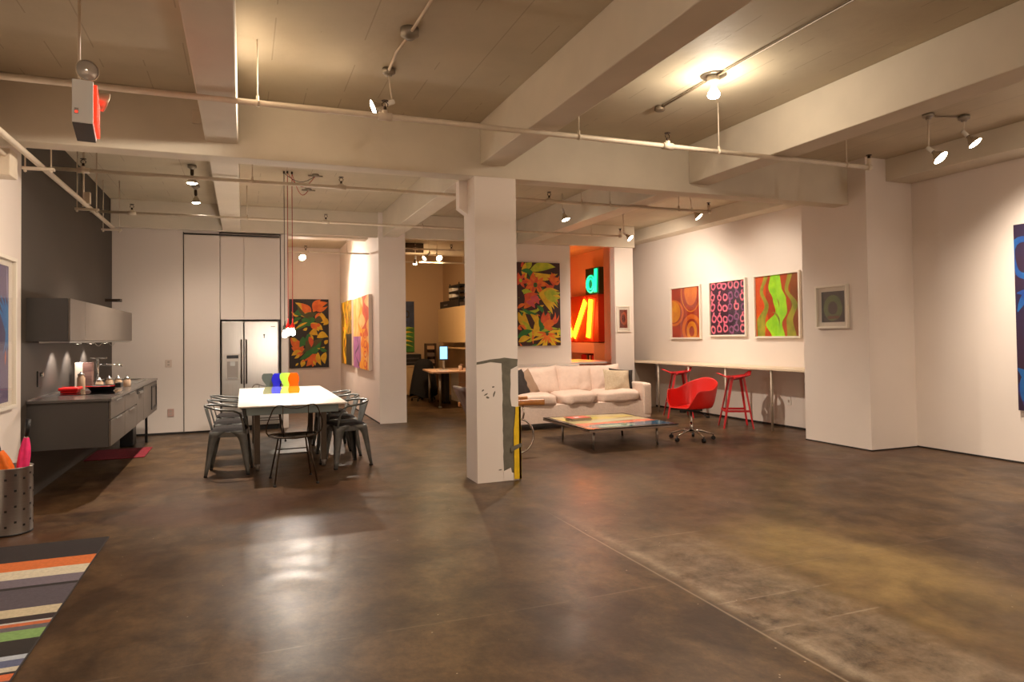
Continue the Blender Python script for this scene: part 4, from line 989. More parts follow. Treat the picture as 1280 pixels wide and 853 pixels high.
def make_wire_chair():
    t = thing('wire_chair', '', 'chair', (0, 0, 0), local=True)
    s = MB(); s.grid(lambda u, v: Vector(((.19 * (.1 + .9 * v)) * cos(2 * pi * u) * 1.1, (.17 * (.1 + .9 * v)) * sin(2 * pi * u) + .0, .435 + .018 * v * v)), 24, 6, cu=True)
    s.build('seat', wire_m, t, solid=.012)
    MB().tube([(.235 * cos(2 * pi * k / 28), .205 * sin(2 * pi * k / 28), .452 + .012 * abs(cos(2 * pi * k / 28))) for k in range(28)], .007, 8, True).build('seat_ring', wire_m, t)
    hh = [(.05, -.229, .752), (.10, -.228, .766), (.135, -.227, .780), (.165, -.225, .782), (.195, -.222, .765), (.215, -.215, .735), (.235, -.20, .68), (.258, -.18, .615), (.268, -.14, .56), (.262, -.09, .505), (.235, -.04, .465)]
    hoop = [(-x, y, z) for x, y, z in reversed(hh)] + [(0, -.23, .748)] + hh
    MB().tube(hoop, .006, 8).build('back_hoop', wire_m, t)
    for x in (-.12, .12): MB().tube([(x * .9, -.15, .452), (x, -.19, .58), (x, -.226, .772)], .005, 6).build('back_rod', wire_m, t)
    for sx in (-1, 1):
        for sy in (-1, 1):
            top = (sx * .13, sy * .10, .44); ft = (sx * .20, sy * .235, .012)
            l = MB().tube([top, ft], .0085, 8).build('leg', wire_m, t)
            MB().lathe([(.016, 0), (.014, .012), (.008, .02)], (ft[0], ft[1], 0), n=10).build('foot_cap', blk, l)
    for sy in (-1, 1): MB().cyl((-.155, sy * .15, .30), (.155, sy * .15, .30), .0055, n=8).build('stretcher', wire_m, t)
    return t
w0 = make_wire_chair(); w0.location = (.46, 7.27, 0); w0.rotation_euler = (0, 0, radians(3)); w0['label'] = 'dark wire chair with a wavy hoop back at the near end of the dining table'; w0['group'] = 'wire chairs at the dining table ends'
w1 = copy_tree(w0); w1.location = (.33, 10.35, 0); w1.rotation_euler = (0, 0, radians(182)); w1['label'] = 'dark wire chair at the far end of the dining table, mostly hidden by the table'

# ------------------------------------------------------------------ lounge: sofa
SX0, SX1, SY0, SY1 = 3.66, 6.17, 9.60, 10.62
t = thing('sofa', 'cream slipcovered three-seat sofa behind the low coffee table', 'sofa', ((SX0 + SX1) / 2, 10.1, 0))
def rbox(x0, y0, z0, x1, y1, z1, n=3, e=5., amp=.0, seed=0.):
    """rounded box as a superellipsoid grid with light wrinkles"""
    m_ = MB(); cx, cy, cz = (x0 + x1) / 2, (y0 + y1) / 2, (z0 + z1) / 2; a, b, c = (x1 - x0) / 2, (y1 - y0) / 2, (z1 - z0) / 2
    def fn(u, v):
        th = 2 * pi * u; ph = pi * (v - .5)
        sp = lambda q, p: math.copysign(abs(q) ** p, q)
        x = sp(cos(ph), 2 / e) * sp(cos(th), 2 / e); y = sp(cos(ph), 2 / e) * sp(sin(th), 2 / e); z = sp(sin(ph), 2 / e)
        p = Vector((cx + a * x, cy + b * y, cz + c * z))
        if amp: p += Vector((x, y, z)) * amp * noise.noise(p * 7 + Vector((seed, 0, 0)))
        return p
    m_.grid(fn, 48, 28, cu=True); return m_
def skirt_panel(mb, x0, y0, x1, y1, z0, z1, amp=.008):
    n = 40
    def fn(u, v):
        p = Vector((x0 + (x1 - x0) * u, y0 + (y1 - y0) * u, z0 + (z1 - z0) * v)); nn = Vector((y1 - y0, -(x1 - x0), 0)).normalized()
        return p + nn * (.018 * (1 - v) + amp * (1 - v) * sin(u * 40 + 2 * sin(u * 9)))
    mb.grid(fn, n, 6)
q = rbox(SX0 + .1, SY0 + .03, .12, SX1 - .1, SY1, .37, e=12)
skirt_panel(q, SX0, SY0 + .02, SX1 - .02, SY0 + .02, .095, .36)
q.build('base_cover', sofa_m, t)
for i, (x0, x1) in enumerate(((SX0, SX0 + .17), (SX1 - .15, SX1))):
    q = rbox(x0, SY0 - .01, .10, x1, SY1 - .05, .645, e=14, amp=.008, seed=i)
    q.build('arm', sofa_m, t)
q = MB()
def backfn(x0, x1, y0, y1, z0, z1):
    m_ = rbox(x0, y0, z0, x1, y1, z1, e=8, amp=.012)
    for p in m_.v: p.y += (p.z - .4) * .22
    return m_
backfn(SX0 + .02, SX1 - .02, SY1 - .24, SY1 - .02, .12, .905).build('backrest', sofa_m, t)
for x in (SX0 + .12, SX1 - .12):
    for y in (SY0 + .12, SY1 - .12): MB().cbox((x, y, .055), (.05, .05, .11)).build('leg', blk, t)
for i, (x0, x1) in enumerate(((3.85, 4.545), (4.565, 5.26), (5.28, 6.02))):
    m_ = rbox(x0, SY0 - .01, .335, x1, SY1 - .30, .525, e=4.2, amp=.02, seed=i * 5.)
    for p in m_.v:
        if p.z > .43: p.z += .02 * (1 - ((p.x - (x0 + x1) / 2) / .36) ** 2)
    m_.build('seat_cushion', sofa_c, t)
def pillow_mb(w, h, th, M, seed=0, n=19, mi=0, pinch=.10):
    m_ = MB()
    for sd in (1, -1):
        def fn(u, v, sd=sd):
            x = u * 2 - 1; y = v * 2 - 1
            e_ = max(0., (1 - abs(x) ** 3.2) * (1 - abs(y) ** 3.2)) ** .55
            px = x * w / 2 * (1 - pinch * (1 - y * y) * abs(x) * .6); py_ = y * h / 2 * (1 - pinch * (1 - x * x) * abs(y) * .6)
            z = sd * th / 2 * e_
            nz_ = .022 * noise.noise(Vector((px * 8 + seed, py_ * 8, sd))) * e_
            return M @ Vector((px * sd, py_, z + nz_))
        m_.grid(fn, n, n, mi)
    return m_
def upright(x, y, z, lean, yaw=0., roll=0.):
    return Matrix.Translation((x, y, z)) @ Matrix.Rotation(radians(yaw), 4, 'Z') @ Matrix.Rotation(radians(90 - lean), 4, 'X') @ Matrix.Rotation(radians(roll), 4, 'Z')
for i, (x, w, rl) in enumerate(((4.50, .62, 4), (5.09, .68, -3), (5.67, .66, 3))):
    pillow_mb(w, .50, .20, upright(x, 10.22 + .02 * i, .685, 16, 0, rl), seed=i * 3).build('back_cushion', sofa_c, t)
pm_ = pillow_mb(.46, .40, .14, upright(5.72, 9.93, .665, 20, -6, -4), 5); t = thing('throw_pillow', 'woven oatmeal throw pillow with a yellow lower edge at the right end of the sofa', 'pillow', (5.72, 9.93, .48))
pm_.build('cover', mat('oatmeal_weave', (206, 186, 158), .95, rgb2=(170, 148, 122), vscale=70, bump=.5, bscale=150, stretch=(1, 1, 3)), t)
MB().tube([tuple(upright(5.72, 9.93, .665, 20, -6, -4) @ Vector((x_, -.195, .0))) for x_ in (-.2, -.1, 0, .1, .2)], .012, 6).build('yellow_trim', mat('yellow_trim_cloth', (208, 170, 60), .9), t)
tag(pillow_mb(.42, .42, .12, upright(5.86, 10.03, .66, 20, -10, -6), 8).build('throw_pillow', mat('charcoal_cloth', (44, 36, 32), .95)), 'charcoal throw pillow tucked behind the woven one at the right end of the sofa', 'pillow')
tag(pillow_mb(.44, .44, .13, upright(3.98, 9.92, .68, 22, 30, 8), 9).build('throw_pillow', mat('charcoal_cloth', (44, 36, 32), .95)), 'charcoal throw pillow at the left end of the sofa beside the column', 'pillow')
tag(pillow_mb(.42, .42, .12, upright(4.14, 10.0, .66, 18, 24, 20), 12).build('throw_pillow', mat('taupe_cloth', (150, 122, 100), .95, bump=.3, bscale=80)), 'taupe throw pillow leaning in front of the left back cushion of the sofa', 'pillow')

# low white ledge behind the sofa and cable
tag(MB().box(3.8, 11.30, 0, 5.73, 11.61, .905).build('low_ledge', white_wall, None, .004), 'low white boxed ledge along the wall under the flower canvas', 'ledge')

# ------------------------------------------------------------------ coffee table
CX0, CX1, CY0, CY1, CZ = 3.93, 5.22, 7.50, 8.90, .272
t = thing('coffee_table', 'low square coffee table with a painted multicolour top on slim steel legs', 'coffee table', (4.57, 8.2, 0))
MB().box(CX0, CY0, CZ - .038, CX1, CY1, CZ - .012).build('edge_frame', mat('table_edge_steel', (150, 130, 116), .35, .5), t, .002)
a = Art((CX0, CY0, CZ - .012), (1, 0, 0), (0, 1, 0), CX1 - CX0, CY1 - CY0, .010, mat('table_black_border', (28, 22, 22), .2))
w, h = a.w, a.h
ct = [paint('ct_sea', (46, 118, 128), (90, 160, 160), 5), paint('ct_coral', (226, 96, 70), (240, 130, 90), 6), paint('ct_sand', (226, 204, 150), (206, 190, 140), 5), paint('ct_lemon', (232, 214, 110), (220, 190, 120), 5), paint('ct_blue', (20, 100, 130), (10, 70, 110), 5), paint('ct_green', (20, 120, 100)), paint('ct_mint', (170, 200, 170), (210, 210, 180), 6)]
for m_ in ct: m_.node_tree.nodes['Principled BSDF'].inputs['Roughness'].default_value = .12
def band(y0a, y0b, y1a, y1b, m, x0=.05, x1=.96, amp=.015):
    n = 16; A = []; B = []
    for i in range(n + 1):
        x = x0 + (x1 - x0) * i / n; t_ = (x - .05) / .91
        A.append((x * w, (y0a + (y0b - y0a) * t_ + amp * sin(9 * x + y0a * 20)) * h)); B.append((x * w, (y1a + (y1b - y1a) * t_ + amp * sin(8 * x + y1a * 17)) * h))
    a.strip(A, B, m)
band(.07, .05, .26, .30, ct[0]); band(.08, .05, .18, .30, ct[4], .55, .97); band(.26, .30, .38, .46, ct[1]); band(.38, .46, .62, .66, ct[2]); band(.62, .66, .84, .84, ct[3]); band(.84, .84, .97, .96, ct[2])
band(.12, .12, .2, .16, ct[6], .2, .6); a.blade(.46 * w, .1 * h, .58 * w, .28 * h, .04, .1, ct[5]); band(.44, .5, .52, .54, ct[6], .3, .8)
a.disc(.09 * w, .22 * h, .05, .05, ct[1]); a.disc(.88 * w, .14 * h, .09, .05, ct[4])
a.build('painted_top', t)
for x in (CX0 + .14, CX1 - .23):
    for y in (7.66, 8.55):
        MB().cyl((x, y, CZ - .038), (x + (.012 if x > 4.5 else -.005), y, 0), .0165, .013, n=12).build('leg', mat('leg_steel', (170, 160, 150), .3, .8), t)
for i, (lab, c, dz, dx) in enumerate((('bottom magazine of the small pile on the coffee table', (230, 220, 200), 0, 0), ('yellow-edged magazine in the middle of the pile on the coffee table', (206, 190, 60), .014, .01), ('top magazine with a red cover on the coffee table pile', (206, 60, 44), .028, -.01))):
    t = thing('magazine', lab, 'magazine', (4.22, 8.35, CZ + dz))
    Mx = Matrix.Translation((4.24 + dx, 8.42, CZ + dz)) @ Matrix.Rotation(radians(-6 + 5 * i), 4, 'Z')
    MB().box(-.15, -.11, .002, .15, .11, .012, 0, Mx).build('pages', mat('paper_edge', (222, 206, 186), .8, rgb2=(120, 100, 90), vscale=2, stretch=(1, 1, 300)), t)
    q = MB().box(-.152, -.112, .012, .152, .112, .0135, 0, Mx)
    if i == 2: q.box(-.06, -.05, .0135, .02, .03, .014, 1, Mx)
    q.build('cover', [mat('cover_%d' % i, c, .3), mat('cover_white', (220, 230, 236), .3)], t)

# chrome and wood easy chair, mostly hidden by the column
t = thing('cantilever_chair', 'chrome cantilever easy chair with light wood armrests half hidden by the column', 'chair', (2.93, 8.0, 0))
for y in (7.72, 8.26):
    pts = [(2.62, y, .59), (2.60, y, .40), (2.62, y, .20), (2.75, y, .06), (2.95, y, .014)]
    arc = [(3.08 + .20 * sin(a_), y, .22 - .206 * cos(a_)) for a_ in [pi * k / 12 for k in range(0, 13)]]
    arc2 = [(3.0, y, .435), (2.85, y, .44), (2.66, y, .36)]
    MB().tube(pts[:0] + [(2.70, y, .014), (2.95, y, .014)] + arc + arc2, .0125, 10).build('chrome_loop', chrome, t)
    MB().tube([(3.14, y, .42), (3.16, y, .50), (3.14, y, .585)], .0115, 8).build('arm_post', chrome, t)
    ar = MB(); n = 14
    def fn(u, v, y=y):
        a_ = 2 * pi * v; x = 2.50 + .92 * u; z = .58 + .035 * u + .02 * sin(pi * u); return Vector((x, y + .032 * cos(a_), z + .026 * math.copysign(abs(sin(a_)) ** .6, sin(a_)) * (1 + .5 * u)))
    ar.grid(fn, n, 13); ar.add([fn(1, k / 12) for k in range(12)], [tuple(range(12))]); ar.add([fn(0, k / 12) for k in range(12)], [tuple(range(12))[::-1]])
    ar.build('armrest', wood_m, t)
MB().cyl((2.70, 7.72, .014), (2.70, 8.26, .014), .0125).build('rear_bar', chrome, t)
MB().grid(lambda u, v: Vector((2.62 + .50 * u, 7.76 + .46 * v, .38 + .05 * u)), 8, 4).build('seat', mat('brown_leather', (92, 60, 44), .5), t, solid=.03)
MB().grid(lambda u, v: Vector((2.62 - .20 * u, 7.76 + .46 * v, .40 + .42 * u)), 8, 4).build('backrest', mat('brown_leather', (92, 60, 44), .5), t, solid=.03)

# ------------------------------------------------------------------ red office chair
t = thing('office_chair', 'red bucket-shell office chair on a five-star chrome base with casters', 'chair', (5.62, 7.78, 0), radians(102), local=True)
# local +y = facing forward
def shell(u, v):
    th = 2 * pi * u - pi / 2      # u=0 -> front(+? ) handled below
    a_ = 2 * pi * u               # a=0 front (+y)
    ca, sa = cos(a_), sin(a_)
    e = 3.0
    rr = 1 / ((abs(sa) ** e + abs(ca) ** e) ** (1 / e))
    back = (1 - ca) / 2            # 0 front, 1 back
    rim = .445 + .235 * min(1, max(0, (back - .08) / .13)) ** .7 + .155 * max(0, (back - .60) / .40) ** 1.2
    if back < .08: rim = .445
    f1 = min(1, v / .5); f2 = max(0, (v - .5) / .5)
    rx = .235 * f1 + .065 * f2 ** .8; ry = .235 * f1 + (.045 * f2 if back > .3 else .02 * f2) + (.05 * f2 if back > .6 else 0)
    z0 = .425 + .015 * f1 * f1
    z = z0 + (rim - z0) * (f2 ** 1.5 if back > .1 else f2) 
    return Vector((sa * rr * rx, ca * rr * ry, z))
MB().grid(shell, 48, 20, cu=True).build('shell', red_pl, t, solid=.012, sub=1)
MB().cbox((0, 0, .405), (.22, .20, .03)).cbox((.13, .02, .385), (.08, .05, .06)).cyl((-.08, -.02, .40), (-.20, -.08, .33), .010).cbox((-.21, -.085, .32), (.05, .02, .03)).build('tilt_mechanism', blk, t, .006)
MB().cyl((0, 0, .10), (0, 0, .40), .014, n=12).cyl((0, 0, .10), (0, 0, .24), .022, n=14).build('gas_post', chrome, t)
for k in range(5):
    a_ = 2 * pi * k / 5 + .35; c_, s_ = cos(a_), sin(a_)
    lg = MB().tube([(0, 0, .135), (c_ * .12, s_ * .12, .125), (c_ * .29, s_ * .29, .075)], [.020, .014, .010], 10).build('base_arm', chrome, t)
    MB().cyl((c_ * .29 - s_ * .018, s_ * .29 + c_ * .018, .028), (c_ * .29 + s_ * .018, s_ * .29 - c_ * .018, .028), .027, n=18).cyl((c_ * .29, s_ * .29, .03), (c_ * .29, s_ * .29, .08), .008).build('caster', blk, lg)

# ------------------------------------------------------------------ gallery counter and stools
t = thing('bar_counter', 'long pale bar-height counter on slim posts along the gallery wall', 'counter', (7.37, 9.5, 0))
MB().box(7.10, 7.14, .885, 7.635, 11.95, .915).build('top', mat('pale_counter', (226, 206, 178), .4), t, .003)
for y in (7.93, 8.95, 9.92, 10.85): MB().cyl((7.13, y, 0), (7.13, y, .885), .018, n=12).build('post', mat('post_grey', (176, 160, 142), .4, .3), t)
MB().box(7.12, 11.70, 0, 7.62, 11.73, .885).build('end_panel', mat('post_grey', (176, 160, 142), .4, .3), t)
m_ = thing('wall_socket', 'pale wall socket low on the gallery wall behind the nearer red stool', 'socket', (7.635, 8.15, .38))
MB().box(7.628, 8.09, .34, 7.64, 8.17, .46).build('plate', white_pl, m_, .002); MB().box(7.625, 8.115, .38, 7.629, 8.145, .42).build('insert', mat('socket_insert', (170, 156, 142), .5), m_)
def make_stool():
    t = thing('bar_stool', '', 'stool', (0, 0, 0), local=True)
    # faceted open seat: triangulated ribs rising to a pointed front and a low back
    P = {'f': (0, .25, .83), 'fl': (-.14, .12, .775), 'fr': (.14, .12, .775), 'c': (0, .02, .725), 'l': (-.185, -.03, .775), 'r': (.185, -.03, .775), 'bl': (-.13, -.19, .80), 'br': (.13, -.19, .80), 'b': (0, -.10, .74), 'bt': (0, -.235, .86)}
    s = MB()
    for a_, b_ in (('f', 'fl'), ('f', 'fr'), ('fl', 'l'), ('fr', 'r'), ('l', 'bl'), ('r', 'br'), ('bl', 'bt'), ('br', 'bt'), ('c', 'fl'), ('c', 'fr'), ('c', 'l'), ('c', 'r'), ('c', 'b'), ('b', 'bl'), ('b', 'br'), ('b', 'bt'), ('c', 'f')):
        A, B = Vector(P[a_]), Vector(P[b_]); d = (B - A).normalized(); sd = d.cross(Vector((0, 0, 1))).normalized() * .022
        s.add([A - sd, A + sd, B + sd, B - sd, A - sd - Vector((0, 0, .010)), A + sd - Vector((0, 0, .010)), B + sd - Vector((0, 0, .010)), B - sd - Vector((0, 0, .010))], [(0, 1, 2, 3), (7, 6, 5, 4), (0, 4, 5, 1), (1, 5, 6, 2), (2, 6, 7, 3), (3, 7, 4, 0)])
    s.add([P['b'], P['bl'], P['l'], P['c']], [(0, 1, 2, 3)]); s.add([P['b'], P['br'], P['r'], P['c']], [(0, 3, 2, 1)])
    s.build('seat', red_metal, t)
    for sx in (-1, 1):
        for sy in (-1, 1):
            tp_ = Vector((sx * .125, .10 * sy - .03, .765)); ft = Vector((sx * .215, sy * .225 - .01, 0)); l = MB()
            w1, w2 = .036, .022
            for (p, q_, wa, wb) in ((tp_, ft, w1, w2),):
                l.add([p + Vector((-sx * wa, 0, 0)), p + Vector((sx * wa * .3, 0, 0)), p + Vector((sx * wa * .3, -sy * wa, 0)), q_ + Vector((-sx * wb, 0, 0)), q_ + Vector((sx * wb * .3, 0, 0)), q_ + Vector((sx * wb * .3, -sy * wb, 0))], [(0, 1, 4, 3), (1, 2, 5, 4), (2, 0, 3, 5), (0, 2, 1), (3, 4, 5)])
            l.build('leg', red_metal, t)
    for (a_, b_) in (((-.19, .165, .26), (.19, .165, .26)), ((-.19, -.185, .26), (-.19, .165, .26)), ((.19, -.185, .26), (.19, .165, .26))):
        A, B = Vector(a_), Vector(b_); d = (B - A).normalized(); sd = d.cross(Vector((0, 0, 1))) * .005; z_ = Vector((0, 0, .016))
        MB().add([A - sd - z_, A + sd - z_, B + sd - z_, B - sd - z_, A - sd + z_, A + sd + z_, B + sd + z_, B - sd + z_], [(0, 1, 2, 3), (7, 6, 5, 4), (0, 4, 5, 1), (1, 5, 6, 2), (2, 6, 7, 3), (3, 7, 4, 0)]).build('footrest', red_metal, t)
    return t
s0 = make_stool(); s0.location = (6.98, 8.56, 0); s0.rotation_euler = (0, 0, radians(62)); s0['label'] = 'red metal bar stool with an open faceted seat under the counter, nearer the pier'; s0['group'] = 'red bar stools at the counter'
s1 = copy_tree(s0); s1.location = (6.98, 10.05, 0); s1.rotation_euler = (0, 0, radians(66)); s1['label'] = 'red metal bar stool with an open faceted seat behind the red office chair'

# ------------------------------------------------------------------ sign room
sgr = mat('sign_box_red', (150, 48, 26), .5, .1); sgg = mat('sign_box_green', (18, 52, 34), .5, .1)
XS = 7.88
t = thing('letter_sign', 'big red box sign with a glowing yellow letter M on the orange-lit wall', 'sign', (8.0, 15.6, 1.27))
MB().box(XS, 14.50, 1.27, 8.1, 17.0, 2.42).build('sign_box', sgr, t, .004)
red_glow = emis('sign_red_glow', (255, 26, 4), 5); yel_glow = emis('sign_yellow_glow', (255, 158, 16), 9)
# letter drawn in (u = -y direction, v = z); reads from the -x side
def Mstroke(mb, u0, v0, u1, v1, w_, mi, dx): 
    d = Vector((u1 - u0, v1 - v0)); n = Vector((-d.y, d.x)).normalized() * w_ / 2
    mb.prism([(u0 - n.x, v0 - n.y), (u0 + n.x, v0 + n.y), (u1 + n.x, v1 + n.y), (u1 - n.x, v1 - n.y)], dx, ((XS, 17.0, 1.27), (0, -1, 0), (0, 0, 1)), mi)
strokes = [(.28, .06, .38, 1.06), (.42, 1.04, 1.30, .10), (1.30, .10, 1.98, 1.04), (2.18, .06, 2.26, 1.06)]
strokes = [(.30, .07, .42, 1.07), (.55, 1.04, 1.15, .10), (1.22, .10, 1.92, 1.04), (2.02, .07, 2.20, 1.07)]
q = MB()
for s_ in strokes: Mstroke(q, *s_, .34 if s_ in (strokes[0], strokes[3]) else .26, 0, .012)
q.build('letter_backing', red_glow, t)
q = MB()
for (u0, v0, u1, v1) in strokes:
    d = Vector((u1 - u0, v1 - v0)).normalized(); n = Vector((-d.y, d.x))
    for off in (-.075, -.025, .025, .075):
        q.tube([(XS - .035, 17.0 - (u0 + n.x * off + d.x * .04), 1.27 + v0 + n.y * off + d.y * .04), (XS - .035, 17.0 - (u1 + n.x * off - d.x * .04), 1.27 + v1 + n.y * off - d.y * .04)], .013, 6)
q.build('neon_tubing', yel_glow, t)
t = thing('letter_sign', 'green box sign with a glowing teal letter d standing on the red letter sign', 'sign', (8.0, 14.8, 2.42))
MB().box(XS + .01, 14.46, 2.425, 8.1, 15.15, 3.07).build('sign_box', sgg, t, .004)
teal = emis('sign_teal_glow', (20, 214, 130), 2.2)
q = MB(); cy_, cz_ = 14.84, 2.68
for (rr_y, rr_z) in ((.20, .20), (.13, .13)):
    q.tube([(XS - .02, cy_ + rr_y * cos(2 * pi * k / 24), cz_ + rr_z * sin(2 * pi * k / 24)) for k in range(24)], .02, 6, True)
for yy in (14.55, 14.62): q.tube([(XS - .02, yy + .02, 2.47), (XS - .02, yy - .02, 3.03)], .02, 6)
q.build('neon_tubing', teal, t)
q = MB(); 
A = [(14.84 - y_ , z_) for y_, z_ in ()]
n = 24; ringA = [(17.0 - (cy_ + .24 * cos(2 * pi * k / n)), cz_ - 1.27 + .235 * sin(2 * pi * k / n)) for k in range(n)]
q.prism(ringA, .006, ((XS + .01, 17.0, 1.27), (0, -1, 0), (0, 0, 1))); q.prism([(2.32, 1.18), (2.50, 1.18), (2.52, 1.78), (2.36, 1.78)], .008, ((XS + .01, 17.0, 1.27), (0, -1, 0), (0, 0, 1)))
q.build('letter_backing', emis('sign_green_back', (8, 100, 66), .5), t)
light('sign_glow', 'POINT', (7.3, 15.2, 1.9), 26, (1, .20, .05), .3)
light('sign_glow', 'POINT', (7.0, 13.9, 1.9), 20, (1, .24, .07), .3)
# console under the sign, books
t = thing('console_shelf', 'orange-lit wall shelf unit under the red letter sign', 'shelf', (7.9, 15.5, .80))
MB().box(7.78, 14.55, 1.0, 8.1, 16.9, 1.25).box(7.78, 14.55, .74, 8.1, 16.9, .78).box(7.78, 14.55, .78, 8.1, 14.58, 1.0).box(8.06, 14.58, .78, 8.1, 16.9, 1.0).build('carcass', white_pl, t, .003)
bc = [(180, 20, 16), (180, 24, 20), (60, 44, 36), (200, 190, 170), (30, 30, 30), (140, 100, 60), (30, 40, 34), (190, 170, 140)]
y = 14.62
for i in range(10):
    w_ = (.07, .055, .045, .06)[i % 4]; c = bc[i % 8] if i < 6 else bc[0]
    tag(MB().box(7.82, y, .781, 8.03, y + w_, .95 + .01 * (i % 3)).build('book', mat('book_%d' % (i % 8) if i < 6 else 'book_0', c, .6), None, .002), 'upright volume no larger than a hand on the wall shelf under the letter sign', 'book', 'books on the shelf under the letter sign'); y += w_ + .012
# bookcase beside the sign
t = thing('bookcase', 'tall narrow white bookcase between the letter signs and the rear pier', 'bookcase', (7.97, 13.4, 0))
MB().box(8.07, 12.8, 0, 8.1, 13.98, 3.3).box(7.80, 13.95, 0, 8.07, 13.98, 3.3).box(7.80, 12.8, 0, 8.07, 12.83, 3.3).build('carcass', white_pl, t, .002)
shz = [.02, .45, 1.02, 1.45, 1.76, 2.10, 2.64, 2.97, 3.27]
for z in shz: MB().box(7.80, 12.83, z, 8.07, 13.95, z + .025).build('shelf', white_pl, t)
random.seed(21)
bcols = [(90, 70, 60), (150, 130, 110), (60, 50, 60), (120, 40, 30), (180, 160, 140), (70, 80, 90), (40, 36, 34), (160, 120, 80)]
for si in (2, 3, 4, 5):
    y = 13.93; top = shz[si + 1] - shz[si] - .05
    while y > 13.5:
        w_ = random.uniform(.022, .045); hh = top * random.uniform(.75, .95); k = random.randrange(8)
        tag(MB().box(7.86, y - w_, shz[si] + .026, 8.05, y, shz[si] + .026 + hh).build('book', mat('bk_%d' % k, bcols[k], .6), None), 'upright book on the %s of the white bookcase by the rear pier' % {2: 'lowest filled shelf', 3: 'second filled shelf', 4: 'third filled shelf', 5: 'highest filled shelf'}[si], 'book', 'books in the bookcase, shelf %s' % {2: 'one', 3: 'two', 4: 'three', 5: 'four'}[si])
        y -= w_ + .004
tag(MB().lathe([(.05, 0), (.09, .05), (.10, .12), (.07, .19), (.03, .24), (.035, .26)], (7.93, 13.8, 2.666), n=20).build('pale_vase', mat('vase_pale', (220, 190, 176), .4)), 'round pale vase on an upper shelf of the white bookcase', 'vase')
for i in range(3): tag(MB().box(7.86, 13.62, 2.998 + .04 * i, 8.04, 13.92, 3.034 + .04 * i).build('flat_book', mat('bk_flat%d' % i, ((190, 130, 100), (170, 110, 80), (200, 160, 130))[i], .6)), ('lowest', 'middle', 'top')[i] + ' of the flat books stacked on the top shelf of the white bookcase', 'book', 'flat books on the top bookcase shelf')
t = thing('white_desk', 'white desk top glowing red in the sign room behind the sofa', 'desk', (6.4, 12.9, 0))
MB().box(5.80, 12.2, .86, 7.0, 13.8, .90).build('top', white_pl, t, .003)
for x in (5.85, 6.95):
    for y in (12.25, 13.75): MB().box(x - .02, y - .02, 0, x + .02, y + .02, .86).build('leg', white_pl, t)

# ------------------------------------------------------------------ office seen past the column
ofw = mat('office_cream_panel', (206, 176, 130), .5)
t = thing('wall_cabinet', 'cream wall cabinet in the office above the desk', 'cabinet', (4.58, 15.0, 1.31))
MB().box(4.42, 13.6, 1.31, 4.77, 16.2, 2.11).build('body', ofw, t, .003)
for (y0, y1) in ((13.6, 14.9), (14.905, 16.2)): MB().box(4.40, y0, 1.31, 4.42, y1, 2.11).build('door', ofw, t, .002)
tag(MB().box(4.42, 13.6, 1.17, 4.77, 16.2, 1.20).build('wall_shelf', ofw), 'thin shelf under the cream office wall cabinet', 'shelf')
t = thing('file_box', 'long black storage case lying on the cream office cabinet', 'box', (4.55, 15.5, 2.11)); MB().box(4.44, 14.62, 2.11, 4.72, 16.15, 2.28).build('case', blk, t, .006); MB().box(4.435, 15.5, 2.17, 4.441, 15.8, 2.20).build('label_plate', steel, t)
tag(MB().box(4.45, 14.0, 2.11, 4.7, 14.55, 2.20).tube([(4.5, 14.2, 2.2), (4.48, 14.3, 2.25), (4.5, 14.4, 2.2)], .02, 6).build('desk_clutter', mat('dark_clutter', (60, 50, 44), .5)), 'small dark machine beside the black case on the office cabinet', 'machine')
t = thing('paper_tray_stack', 'stacked black trays on top of the cream office cabinet', 'paper tray', (4.6, 14.9, 2.28))
for k in range(3): MB().box(4.46, 14.66, 2.30 + .14 * k, 4.71, 15.45, 2.34 + .14 * k).build('tray', blk, t, .004)
MB().box(4.47, 15.40, 2.281, 4.49, 15.42, 2.66).box(4.69, 15.40, 2.281, 4.71, 15.42, 2.66).box(4.47, 14.68, 2.281, 4.49, 14.70, 2.66).box(4.69, 14.68, 2.281, 4.71, 14.70, 2.66).build('upright', blk, t)
for k in range(2): MB().box(4.465, 15.2, 2.235 + .14 * k + .11, 4.62, 15.448, 2.235 + .14 * k + .19).build('paper_pack', white_pl, t)
t = thing('office_desk', 'pink-white office desk on a steel leg seen past the column', 'desk', (4.1, 14.1, 0))
MB().prism([(3.50, 13.42), (4.76, 13.25), (4.76, 14.9), (3.68, 14.9)], .035, ((0, 0, .70), (1, 0, 0), (0, 1, 0))).build('desktop', mat('desk_pinkish', (214, 176, 150), .4), t, .003)
MB().cyl((3.70, 13.52, .03), (3.70, 13.52, .70), .025, n=14).cyl((3.70, 13.52, 0), (3.70, 13.52, .03), .04, n=14).build('leg', steel, t)
MB().cyl((3.80, 14.75, 0), (3.80, 14.75, .70), .025, n=14).build('leg', steel, t)
t = thing('drawer_unit', 'pale drawer pedestal under the office desk', 'drawers', (4.4, 13.9, 0))
MB().box(4.16, 13.75, .08, 4.70, 14.3, .69).build('body', white_pl, t, .003)
for z in (.09, .29, .49): MB().box(4.165, 13.735, z, 4.695, 13.75, z + .19).build('drawer', mat('desk_pinkish', (214, 176, 150), .4), t, .002)
for x in (4.22, 4.64): MB().cyl((x - .02, 13.9, .04), (x + .02, 13.9, .04), .04).build('caster', white_pl, t)
tag(MB().box(4.02, 14.30, .05, 4.12, 14.78, .68).box(3.99, 14.28, 0, 4.14, 14.80, .05).build('computer_tower', blk, None, .004), 'black computer tower under the office desk behind the leg', 'computer')
t = thing('computer_monitor', 'small monitor with a glowing pale blue screen on the office desk', 'monitor', (3.97, 14.4, .735))
mx = Matrix.Translation((4.00, 14.3, .735)) @ Matrix.Rotation(radians(-14), 4, 'Z')
